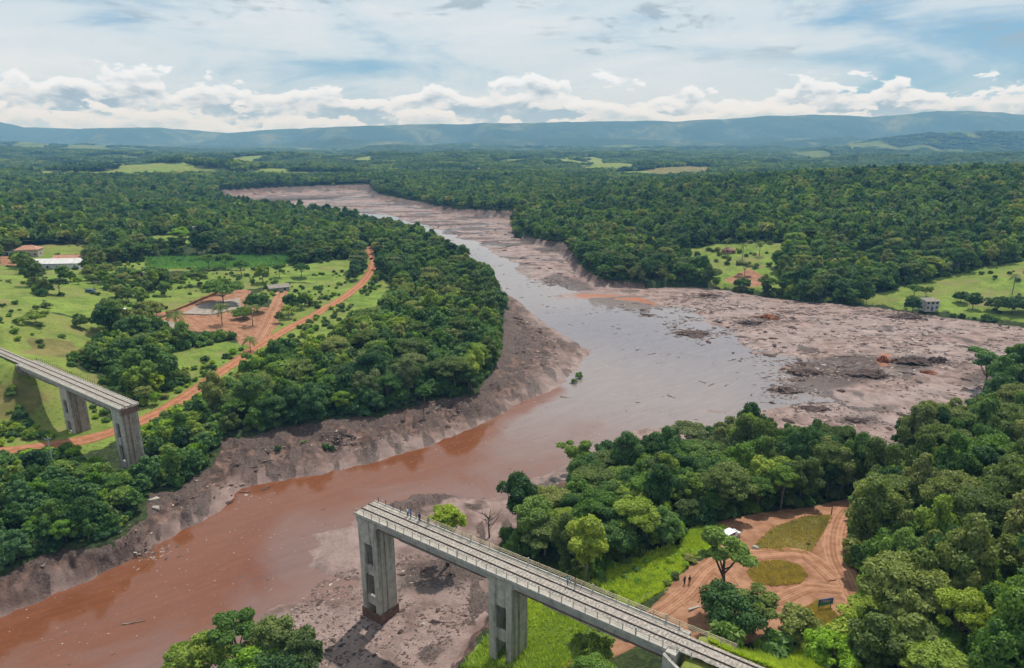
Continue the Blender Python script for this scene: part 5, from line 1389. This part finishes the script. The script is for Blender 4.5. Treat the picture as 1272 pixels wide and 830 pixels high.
# ------------------------------------------------------------------ cornfield
def cornfield():
    P = HP([(182, 321), (290, 319), (360, 318.5), (354, 333), (262, 335), (182, 336)])
    A = np.array(P); g = np.random.default_rng(8)
    X, Y = np.meshgrid(np.arange(A[:, 0].min(), A[:, 0].max(), 1.1), np.arange(A[:, 1].min(), A[:, 1].max(), 1.5)); X = X.ravel() + g.uniform(-.3, .3, X.size); Y = Y.ravel() + g.uniform(-.2, .2, Y.size)
    m = poly_d(P, X, Y) < 0; X, Y = X[m], Y[m]; Z = look(X, Y, GZ)
    n = len(X) * 3; X, Y, Z = np.repeat(X, 3), np.repeat(Y, 3), np.repeat(Z, 3)
    a = g.random(n) * 6.283; l = g.uniform(.5, .9, n); h = g.uniform(1.0, 1.9, n); c, s = np.cos(a), np.sin(a)
    V = np.stack([np.stack([X - s * .12, Y + c * .12, Z], -1), np.stack([X + s * .12, Y - c * .12, Z], -1), np.stack([X + c * l + s * .1, Y + s * l - c * .1, Z + h], -1), np.stack([X + c * l - s * .1, Y + s * l + c * .1, Z + h], -1)], 1).reshape(-1, 3)
    o = link(bpy.data.objects.new('maize_crop', np_mesh('maize_crop', V, np.arange(n * 4).reshape(-1, 4), [M['corn']]))); tag(o, 'blue green maize crop in rows behind the pasture', 'crop', kind='stuff')
cornfield()
# ------------------------------------------------------------------ grass blades near the camera
def tufts(name, polys, n_target, lo, hi, m, label, dens_seed, wd=0.05):
    g = np.random.default_rng(dens_seed); out = []
    XX, YY = [], []
    for p in polys:
        A = np.array(p); k = int(n_target / len(polys)); x = g.uniform(A[:, 0].min(), A[:, 0].max(), k * 2); y = g.uniform(A[:, 1].min(), A[:, 1].max(), k * 2)
        q = (poly_d(p, x, y) < 0.3) & (poly_d(MUD, x, y) > 0.3); XX.append(x[q][:k]); YY.append(y[q][:k])
    X = np.concatenate(XX); Y = np.concatenate(YY)
    u, v = bridge_uv(X, Y); q = ~((u > 58) & (np.abs(v - 2.5) < 3.2)); X, Y = X[q], Y[q]
    Z = look(X, Y, GZ) - 0.05; n = len(X)
    a = g.random(n) * 6.283; h = g.uniform(lo, hi, n) * (0.5 + fbm(X / 3, Y / 3, 2, 4)); c, s = np.cos(a), np.sin(a); l = h * g.uniform(.2, .7, n); w_ = wd * (1 + g.random(n))
    V = np.stack([np.stack([X - s * w_, Y + c * w_, Z], -1), np.stack([X + s * w_, Y - c * w_, Z], -1), np.stack([X + c * l, Y + s * l, Z + h], -1)], 1).reshape(-1, 3)
    o = link(bpy.data.objects.new(name, np_mesh(name, V, np.arange(n * 3).reshape(-1, 3), [m]))); tag(o, label, 'grass', kind='stuff')
tufts('grass', [MEADOWS[7], MEADOWS[8], MEADOWS[9], MEADOWS[10]], 60000, 0.35, 0.9, M['leaf_grass'], 'tall bright green grass growing beside the railway bridge', 1, 0.10)
tufts('dry_grass', MEADOWS[12:15], 24000, 0.2, 0.5, M['leaf_dry'], 'short dry grass on the islands of the red clearing', 2, 0.06)
# ------------------------------------------------------------------ vehicles, people, small things
def car(px, py, rz, paint, label, name='car', cat='car'):
    x, y, z = hit(px, py); root = empty(name, (x, y, z + 0.06), rz)
    prof = [(-2.15, .42), (-2.2, .75), (-2.05, 1.05), (-1.85, 1.62), (-1.55, 1.72), (.35, 1.70), (.75, 1.60), (1.25, 1.08), (2.0, .95), (2.2, .75), (2.2, .42)]
    bo = MB().prism(prof, -.88, .88); o = bo.build('body', paint, root)
    bv = o.modifiers.new('bevel', 'BEVEL'); bv.width = .07; bv.segments = 2; bv.limit_method = 'ANGLE'
    for s in (-1, 1):
        for (a, b) in (((-1.75, 1.1), (-.75, 1.1)), ((-.65, 1.1), (.25, 1.1))):
            MB().prism([(a[0], 1.12), (b[0], 1.12), (b[0], 1.58), (a[0] + .12, 1.58)], s * .885, s * .90).build('side_window', M['glass'], root)
        for wx in (-1.35, 1.35):
            wv = [(wx + .34 * math.cos(t * .5236), .34 + .34 * math.sin(t * .5236)) for t in range(12)]
            ww = MB().prism(wv, s * .70, s * .91).build('wheel', M['tyre'], root)
            MB().prism([(wx + .18 * math.cos(t * .785), .34 + .18 * math.sin(t * .785)) for t in range(8)], s * .912, s * .925).build('rim', M['chrome'], ww)
        MB().box(2.14, 2.215, s * .6 - .17, s * .6 + .17, .68, .86).build('headlight', M['chrome'], root)
        MB().box(-2.215, -2.12, s * .7 - .1, s * .7 + .1, .78, 1.08).build('tail_light', M['red_lamp'], root)
    MB().quadbox([(.83, -.74, 1.56), (1.24, -.76, 1.12), (1.24, .76, 1.12), (.83, .74, 1.56), (.85, -.74, 1.60), (1.27, -.76, 1.14), (1.27, .76, 1.14), (.85, .74, 1.60)]).build('windscreen', M['glass'], root)
    MB().quadbox([(-1.93, -.72, 1.56), (-2.06, -.74, 1.12), (-2.06, .74, 1.12), (-1.93, .72, 1.56), (-1.96, -.72, 1.57), (-2.10, -.74, 1.13), (-2.10, .74, 1.13), (-1.96, .72, 1.57)]).build('rear_window', M['glass'], root)
    return tag(root, label, cat)
car(907, 669, R(35), M['paint_white'], 'white hatchback parked at the shaded edge of the red clearing')
car(462, 323, R(80), M['paint_dark'], 'dark vehicle at the far end of the red road')
car(120, 352, R(20), M['paint_white'], 'white car parked among trees below the long building')
car(113, 364, R(10), M['cloth_denim'], 'bluish car parked in the trees in front of white car')
def person_mesh():
    me = bpy.data.meshes.new('person_skeleton')
    V = [(0, 0, .95), (0, 0, 1.15), (0, 0, 1.38), (0, 0, 1.50), (0, .01, 1.60), (0, .015, 1.72), (.19, 0, 1.40), (.25, .02, 1.14), (.24, .10, .90), (.24, .13, .80), (-.19, 0, 1.40), (-.25, .02, 1.14), (-.24, .08, .90), (-.24, .10, .80),
         (.10, 0, .88), (.11, .03, .48), (.12, 0, .08), (.13, .16, .03), (-.10, 0, .88), (-.11, -.02, .48), (-.12, -.06, .08), (-.13, .10, .03)]
    E_ = [(0, 1), (1, 2), (2, 3), (3, 4), (4, 5), (2, 6), (6, 7), (7, 8), (8, 9), (2, 10), (10, 11), (11, 12), (12, 13), (0, 14), (14, 15), (15, 16), (16, 17), (0, 18), (18, 19), (19, 20), (20, 21)]
    rad = [.15, .15, .17, .07, .10, .09, .085, .065, .05, .045, .085, .065, .05, .045, .11, .08, .055, .045, .11, .08, .055, .045]
    me.from_pydata(V, E_, []); o = bpy.data.objects.new('tmp', me); COL.objects.link(o)
    sk = o.modifiers.new('skin', 'SKIN'); sk.use_smooth_shade = True
    for i, r_ in enumerate(rad): me.skin_vertices[0].data[i].radius = (r_, r_ * (.72 if i in (0, 1, 2) else 1))
    me.skin_vertices[0].data[0].use_root = True
    o.modifiers.new('sub', 'SUBSURF').levels = 1
    dg = bpy.context.evaluated_depsgraph_get(); out = bpy.data.meshes.new_from_object(o.evaluated_get(dg)); bpy.data.objects.remove(o)
    out.materials.clear()
    for k in range(4): out.materials.append(None)
    for p in out.polygons:
        c = p.center
        p.material_index = 0 if c.z > 1.52 and c.y > -.02 or (abs(c.x) > .17 and c.z < 1.12 and c.z > .7) else (3 if c.z > 1.52 else (1 if c.z > .93 else 2))
    return out
PM = person_mesh()
HAIR = MB()
for i in range(5):
    for j in range(10):
        th = i / 4 * 1.75; ph = j / 10 * 6.283
        HAIR.v.append((.112 * math.sin(th) * math.cos(ph), -.02 + .125 * math.sin(th) * math.sin(ph), 1.70 + .125 * math.cos(th)))
for i in range(4):
    for j in range(10):
        HAIR.f.append((i * 10 + j, i * 10 + (j + 1) % 10, (i + 1) * 10 + (j + 1) % 10, (i + 1) * 10 + j)); HAIR.m.append(0)
HM = HAIR.mesh('hair', M['hair'], True)
def person(loc, rz, shirt, pants, label, h=1.0, hair=None):
    me = PM.copy()
    for i, m_ in enumerate((M['skin'], M['cloth_' + shirt], M['cloth_' + pants], M['hair'])): me.materials[i] = m_
    o = bpy.data.objects.new('person', me); link(o); o.location = loc; o.rotation_euler = (0, 0, rz); o.scale = (h, h, h)
    c = bpy.data.objects.new('hair', HM); link(c, o)
    return tag(o, label, 'person')
def on_deck(u, v, z=ZD + 0.0): return (BA[0] + BD[0] * u + BN[0] * v, BA[1] + BD[1] * u + BN[1] * v, z)
person(on_deck(9.0, 4.7), 2.2, 'white', 'denim', 'person in white top standing at the broken end railing', 1.03)
person(on_deck(9.9, 4.6), 1.2, 'blue', 'denim', 'person in blue shirt beside the one in white', 1.05)
person(on_deck(12.0, 4.65), 2.8, 'navy', 'navy', 'person all in navy standing where the yellowish railing begins')
person(on_deck(14.2, 4.6), 0.4, 'grey', 'tan', 'person in grey top on the bridge walkway', 0.92)
person(on_deck(43.6, 3.9, ZD + .2), 1.0, 'teal', 'denim', 'person in pale blue shirt walking on the railway track')
person(on_deck(44.8, 4.2, ZD + .15), 2.4, 'tan', 'grey', 'person in tan top walking on the track beside pale blue shirt')
for (px, py, a, s_, p_, lab) in ((850, 727, .5, 'black', 'black', 'person dressed in black standing by the grass kerb'), (856, 728, 3.4, 'black', 'grey', 'person in black top and grey trousers beside the kerb'), (1032.5, 640, 1.2, 'red', 'black', 'person in red top at the corner of the grass plot'), (884, 783, .9, 'white', 'denim', 'person in white top under the dark tree'), (893, 777, 2.0, 'teal', 'navy', 'person in pale blue top under the dark tree')):
    x, y, z = hit(px, py); person((x, y, z + .02), a, s_, p_, lab)
# information board
x, y, z = hit(1024, 757); s = empty('information_board', (x, y, z), R(12))
for k in (-1.05, 1.05): MB().box(k - .05, k + .05, -.05, .05, -.3, 1.2).build('post', M['post_old'], s)
pn = MB().box(-1.35, 1.35, -.11, -.052, .75, 1.95).build('panel', M['sign_blue'], s)
MB().box(-1.33, 1.33, -.118, -.112, .77, 1.25).build('stripe', M['sign_green'], pn)
for k, (a, b_) in enumerate(((-1.1, .2), (-.6, 1.0), (-1.0, .7))): MB().box(a, b_, -.125, -.119, 1.70 - .2 * k, 1.78 - .2 * k).build('text_line', M['cloth_white'], pn)
tag(s, 'blue and green information board standing in dry grass', 'sign')
x, y, z = hit(1003, 684); s = empty('small_sign', (x, y, z), R(-10)); MB().box(-.04, .04, -.04, .04, -.2, 1.5).build('post', M['post_old'], s); MB().box(-.32, .32, -.075, -.045, 1.1, 1.55).build('panel', M['post_old'], s); tag(s, 'small dark sign on a post at the tip of the grass plot', 'sign')
x, y, z = hit(66, 578); s = empty('utility_pole', (x, y, z), R(20)); MB().tube([(0, 0, -.5), (0, 0, 8.0)], [.17, .11], 8).build('pole', M['wall_grey'], s); MB().box(-.8, .8, -.06, .06, 7.3, 7.42).build('crossarm', M['wall_grey'], s)
for k in (-.7, 0.25, .7): MB().tube([(k, 0, 7.42), (k, 0, 7.62)], .05, 6).build('insulator', M['wall_white'], s)
tag(s, 'grey concrete utility pole beside the red road', 'pole')
for (px, py) in ((1191, 404 - 6), (1218, 392)): pass
x, y, z = hit(862, 757); o = MB().box(-1.1, 1.1, -.18, .18, 0, .14).build('plank', M['slab']); o.location = (x, y, z + .12); o.rotation_euler = (0, .03, R(25)); tag(o, 'pale concrete plank lying on the red clearing', 'plank')
def rock_mesh(seed, sx, sy, sz, m, rows=7, cols=14, rough=0.3):
    g = np.random.default_rng(seed)
    th = np.repeat(np.linspace(0, math.pi, rows + 1), cols); ph = np.tile(np.arange(cols) * 6.2832 / cols, rows + 1)
    ux, uy, uz = np.sin(th) * np.cos(ph), np.sin(th) * np.sin(ph), np.cos(th)
    k = 1 + rough * 2.2 * (fbm(ux * 1.5 + seed * 3.1 + uz, uy * 1.5 + uz * 1.3, 3, seed) - 0.5) + rough * g.uniform(-.35, .35, th.shape) * np.sin(th)
    k2 = 1 + rough * 2.4 * (fbm(ux * 3 + seed, uy * 3 - seed, 2, seed + 5) - 0.5) + rough * g.uniform(-.4, .4, th.shape) * (np.sin(th) > .01)
    V = np.stack([sx * ux * k, sy * uy * k, sz * uz * k2], -1)
    i, j = np.meshgrid(np.arange(rows), np.arange(cols), indexing='ij'); j2 = (j + 1) % cols
    F = np.stack([i * cols + j, (i + 1) * cols + j, (i + 1) * cols + j2, i * cols + j2], -1).reshape(-1, 4)
    return np_mesh('rock', V, F, [m])
o = link(bpy.data.objects.new('boulder', rock_mesh(4, .7, .5, .45, M['slab']))); x, y, z = hit(938, 682); o.location = (x, y, z + .2); tag(o, 'pale boulder at the corner of the grass plot', 'boulder')
# kerb of small stones along the grass by the clearing
KB = HP([(776, 766), (800, 745), (822, 728), (842, 714), (850, 703)]); k_ = MB()
for (p, q) in zip(KB[:-1], KB[1:]):
    P_, Q_ = Vector((*p, gm(*p))), Vector((*q, gm(*q))); d_ = (Q_ - P_).normalized(); n_ = Vector((-d_.y, d_.x, 0)) * .22
    k_.quadbox([P_ - n_ - Vector((0, 0, .3)), P_ + n_ - Vector((0, 0, .3)), Q_ + n_ - Vector((0, 0, .3)), Q_ - n_ - Vector((0, 0, .3)), P_ - n_ + Vector((0, 0, .16)), P_ + n_ + Vector((0, 0, .16)), Q_ + n_ + Vector((0, 0, .16)), Q_ - n_ + Vector((0, 0, .16))])
k_.build('kerb', M['kerbstone'])['kind'] = 'structure'
# ------------------------------------------------------------------ debris on the mud
def log_mesh(seed, Ln, r, m):
    g = random.Random(seed); b = MB(); n = 5
    pts = [(Ln * (i / n - .5), g.uniform(-.04, .04) * Ln, g.uniform(-.01, .02) * Ln) for i in range(n + 1)]
    b.tube(pts, [r * (1.15 - .75 * i / n) for i in range(n + 1)], 6)
    for k in range(g.randint(2, 5)):
        i = g.randint(1, n - 1); a = g.uniform(-1, 1); l = Ln * g.uniform(.12, .3); p = pts[i]
        b.tube([p, (p[0] + l * .6, p[1] + l * a, p[2] + l * g.uniform(-.05, .5))], [r * .5, r * .12], 4)
    for k in range(5):
        a = 6.283 * k / 5; p = pts[0]; b.tube([p, (p[0] - r * 1.8, p[1] + math.cos(a) * r * 2.6, p[2] + math.sin(a) * r * 2.2)], [r * .5, r * .1], 4)
    return b.mesh('log', m)
LOGS = [log_mesh(i, 4.5, 0.17, M['driftwood'] if i % 3 else M['driftwood_pale']) for i in range(7)]
CLODS = [rock_mesh(20 + i, 1.0, 0.7, 0.42, M['clod'], rough=0.75) for i in range(6)]
CLODR = rock_mesh(44, 1.0, 0.8, 0.6, M['clod_red'], rough=0.5)
def on_mud(x, y): return (poly_d(LOW, x, y) < -1.0)
g = np.random.default_rng(77)
def scatter(n, box, seed, keep):
    g = np.random.default_rng(seed); x = g.uniform(box[0], box[1], n); y = g.uniform(box[2], box[3], n)
    m = keep(x, y); return x[m], y[m], g
def place_debris(x, y, g, kind, place, grp, smin, smax, flow):
    z = gm(x, y); s = g.uniform(smin, smax)
    if kind == 'log':
        o = link(bpy.data.objects.new('driftwood_log', LOGS[int(g.integers(7))])); o.location = (x, y, z + 0.08 * s); o.scale = (s, s, s)
        o.rotation_euler = (g.uniform(-.1, .1), g.uniform(-.08, .08), flow + g.normal() * .7)
        tag(o, 'dark broken tree trunk stranded ' + place, 'driftwood', grp)
    else:
        o = link(bpy.data.objects.new('mud_clod', CLODS[int(g.integers(6))])); o.location = (x, y, z + 0.05); o.scale = (s * g.uniform(.8, 1.7), s * g.uniform(.8, 1.2), s * g.uniform(.5, 1.0)); o.rotation_euler = (0, 0, g.random() * 6.283)
        tag(o, 'dark clod of earth and roots lying ' + place, 'clod', grp)
wp = lambda pts: W(pts)
FLAT_R = wp([(760, 380), (880, 362), (1090, 384), (1272, 408), (1272, 460), (1200, 520), (1100, 570), (1000, 560), (900, 520), (960, 480), (880, 430)])
FLAT_N = wp([(400, 720), (500, 690), (600, 700), (600, 760), (540, 830), (380, 830), (330, 790)])
BANK_L = wp([(200, 650), (280, 580), (400, 560), (520, 520), (600, 490), (690, 460), (700, 430), (640, 395), (640, 480), (560, 540), (400, 585), (262, 638)])
FAR_F = wp([(470, 262), (560, 275), (640, 285), (660, 312), (715, 345), (690, 350), (620, 310), (560, 290)])
for (poly, nlog, nclod, place, smin, smax, seed) in ((FLAT_R, 46, 90, 'on the wide mud flat below the pasture', 0.45, 1.7, 1), (FLAT_N, 16, 30, 'on the mud around the tall bridge pier', 0.2, 0.6, 2), (BANK_L, 40, 70, 'on the eroded bank of the left shore', 0.3, 0.9, 3), (FAR_F, 14, 22, 'on the far mud bank by the river bend', 0.8, 2.2, 4), (WATER, 60, 0, 'in the brown river water', 0.3, 0.9, 5)):
    A = np.array(poly); x, y, g = scatter(6000, (A[:, 0].min(), A[:, 0].max(), A[:, 1].min(), min(A[:, 1].max(), 900)), 60 + seed, lambda x, y: poly_d(poly, x, y) < -1.5)
    for i in range(nlog): place_debris(x[i], y[i], g, 'log', place, 'tree trunks ' + place, smin, smax, 0.7 if seed != 1 else 0.15)
    for i in range(nlog, nlog + nclod): place_debris(x[i], y[i], g, 'clod', place, 'earth clods ' + place, smin, smax, 0)
# large mounds on the flat
for k, (px, py, sx, sz, r_, lab) in enumerate(((1080, 466, 8.5, 1.7, 0, 'long dark mound of debris in the grey debris field'), (1132, 450, 7.0, 2.6, 0, 'big dark mound beside the red clay block'), (1097, 449, 2.6, 2.8, 1, 'rust red clay block standing on the mud flat'), (1165, 450, 3.6, 2.4, 0, 'brown mound right of the big dark mound'), (1000, 463, 5.0, 1.6, 0, 'dark mound at the wet edge of the debris field'),
                                               (975, 485, 4.0, 1.2, 0, 'low dark mound close to the grey water'), (1152, 463, 3.0, 1.1, 1, 'low red brown mound beside the brown mound'), (1127, 394, 6.5, 1.8, 0, 'dark heap below the round tree by the ruined house'), (1010, 508, 4.0, .9, 0, 'flat dark mound in front of the debris field'), (1066, 523, 4.5, .9, 0, 'flat root mound near the near wood'), (930, 402, 6, 1.6, 0, 'dark mound on the upper mud flat'), (862, 415, 7, 1.0, 0, 'long low mound in the grey shallows'), (540, 775, 0.9, .5, 0, 'dark boulder like clod between the two bridge piers'),
                                               (880, 368, 6, 1.4, 0, 'dark heap at the mud edge below the hut glade'), (955, 395, 5, 1.8, 1, 'red brown heap on the upper mud flat'))):
    x, y, z = hit(px, py); o = link(bpy.data.objects.new('mud_mound', rock_mesh(300 + k, sx, sx * .6, sz * .62, M['clod_red'] if r_ else M['clod'], 20, 46, 0.9))); o.location = (x, y, z - 0.1); tag(o, lab, 'mound')
    b_ = MB(); g_ = random.Random(k)
    for q in range(34):
        a_ = g_.random() * 6.283; rr_ = math.sqrt(g_.random()) * 1.05; cx_, cy_ = math.cos(a_) * sx * rr_, math.sin(a_) * sx * .6 * rr_; hz = sz * .62 * max(0, 1 - rr_ * rr_) ** .5
        l_ = sx * g_.uniform(.06, .22); t_ = g_.random() * 6.283; e_ = g_.uniform(-.1, .5)
        b_.tube([(cx_ - math.cos(t_) * l_, cy_ - math.sin(t_) * l_, hz - .1), (cx_ + math.cos(t_) * l_, cy_ + math.sin(t_) * l_, hz + l_ * e_ + .1)], [l_ * g_.uniform(.06, .3), l_ * .05], 4)
    b_.build('tangled_roots', M['driftwood'], o)['kind'] = 'stuff'
for k, (px, py, sc_) in enumerate(((346, 560, .45), (404, 557, .5), (412, 560, .4), (378, 552, .35), (720, 470, .7), (713, 476, .5))):
    x, y, z = hit(px, py); thing('shrub', (x, y, z - .1), k * 1.3, (sc_, sc_, sc_ * 1.2), [('stem', SHR[k % 3][1]), ('foliage', SHR[k % 3][0])], ('green shrub left standing on the eroded mud bank' if k < 4 else 'olive shrub stranded in the grey shallows'), 'shrub', ('shrubs left on the eroded bank' if k < 4 else 'shrubs in the shallows'))
# countless small sticks and scraps as one object
MOUNDPX = [(1080, 466, 16), (1132, 450, 12), (1165, 450, 8), (1000, 463, 14), (975, 485, 8), (1127, 394, 12), (1010, 508, 8), (1066, 523, 10), (930, 402, 12), (862, 415, 14), (880, 368, 12), (955, 395, 10), (1040, 455, 22), (1230, 468, 12), (690, 350, 14), (640, 290, 20), (560, 280, 20), (545, 505, 6), (420, 545, 6), (180, 690, 5)]
def litter():
    g = np.random.default_rng(5); VV, FF, MI = [], [], []; off = 0
    xs, ys = [], []
    for (p, n) in ((FLAT_R, 16000), (FLAT_N, 5000), (BANK_L, 9000), (FAR_F, 1500), (MUD, 9000)):
        A = np.array(p); x = g.uniform(A[:, 0].min(), A[:, 0].max(), n); y = g.uniform(A[:, 1].min(), min(A[:, 1].max(), 1000), n)
        m = (poly_d(p, x, y) < 0) & (fbm(x / 16, y / 9, 3, 14) > 0.47); xs.append(x[m]); ys.append(y[m])
    for (px, py, rad_) in MOUNDPX:
        cx, cy_, cz_ = hit(px, py); n = 260
        xs.append(cx + g.normal(size=n) * rad_ * .55); ys.append(cy_ + g.normal(size=n) * rad_ * .4)
    x = np.concatenate(xs); y = np.concatenate(ys); n = len(x); z = look(x, y); d = np.hypot(x, y)
    l = g.uniform(.10, .6, n) ** 1.3 * 1.6 * np.clip(d / 200, .6, 2.0); a = g.normal(.2, .9, n); w_ = l * np.where(g.random(n) < .45, g.uniform(.04, .12, n), g.uniform(.3, .8, n)); hgt = l * g.uniform(.06, .25, n); c, s = np.cos(a), np.sin(a)
    P = np.stack([x, y, z], -1)
    ax = np.stack([c * l, s * l, g.uniform(-.05, .12, n) * l], -1); bx = np.stack([-s * w_, c * w_, 0 * w_], -1); up = np.stack([0 * w_, 0 * w_, hgt], -1)
    V = np.stack([P - ax - bx, P + ax - bx * .5, P + ax + bx * .5, P - ax + bx, P - ax * .8 + up, P + ax * .7 + up], 1).reshape(-1, 3)
    b = (np.arange(n) * 6)[:, None]
    F = np.concatenate([b + np.array([[0, 1, 5, 4]]), b + np.array([[2, 3, 4, 5]])])
    me = np_mesh('debris_litter', V, F, [M['driftwood'], M['clod'], M['driftwood_pale'], M['slab']])
    mi = g.choice(4, n, p=(.42, .36, .18, .04)); me.polygons.foreach_set('material_index', np.concatenate([mi, mi]).astype(np.int32))
    tag(link(bpy.data.objects.new('debris_litter', me)), 'small sticks and scraps strewn over the mud', 'debris', kind='stuff')
litter()
def scraps():
    g = np.random.default_rng(9); A = np.array(WATER); n = 26000
    x = g.uniform(A[:, 0].min(), A[:, 0].max(), n); y = g.uniform(A[:, 1].min(), 420, n)
    m = (poly_d(WATER, x, y) < -1) & (fbm(x / 30 + y / 60, y / 11 - x / 25, 3, 15) > 0.50); x, y = x[m], y[m]; n = len(x)
    l = g.uniform(.08, .34, n) ** 1.2 * np.clip(np.hypot(x, y) / 180, .8, 1.6); a = g.random(n) * 6.283; c, s = np.cos(a) * l, np.sin(a) * l; t = g.uniform(.3, .8, n)
    z = np.full(n, 0.03)
    V = np.stack([np.stack([x + c, y + s, z], -1), np.stack([x - s * t, y + c * t, z], -1), np.stack([x - c, y - s, z + .02], -1), np.stack([x + s * t, y - c * t, z], -1)], 1).reshape(-1, 3)
    me = np_mesh('floating_scraps', V, np.arange(n * 4).reshape(-1, 4), [M['slab'], M['driftwood'], M['driftwood_pale']])
    me.polygons.foreach_set('material_index', g.choice(3, n, p=(.45, .3, .25)).astype(np.int32))
    tag(link(bpy.data.objects.new('floating_scraps', me)), 'pale foam flecks and scraps floating on the river', 'debris', kind='stuff')
scraps()
# ------------------------------------------------------------------ haze: one closed box of thin air round everything
def make_haze():
    m, g, out = mat('haze')
    v = g.new('ShaderNodeVolumePrincipled')
    v.inputs['Color'].default_value = (0.25, 0.58, 1.0, 1)
    v.inputs['Absorption Color'].default_value = (1, 1, 1, 1)
    v.inputs['Density'].default_value = 1.2e-4
    v.inputs['Anisotropy'].default_value = 0.0
    g.l.new(v.outputs[0], out.inputs['Volume'])
    b = MB().box(-10500, 10500, -300, 11000, -60, 450)
    o = b.build('haze', m)
    tag(o, 'thin bluish air lying over the whole valley', 'haze', kind='stuff')
make_haze()
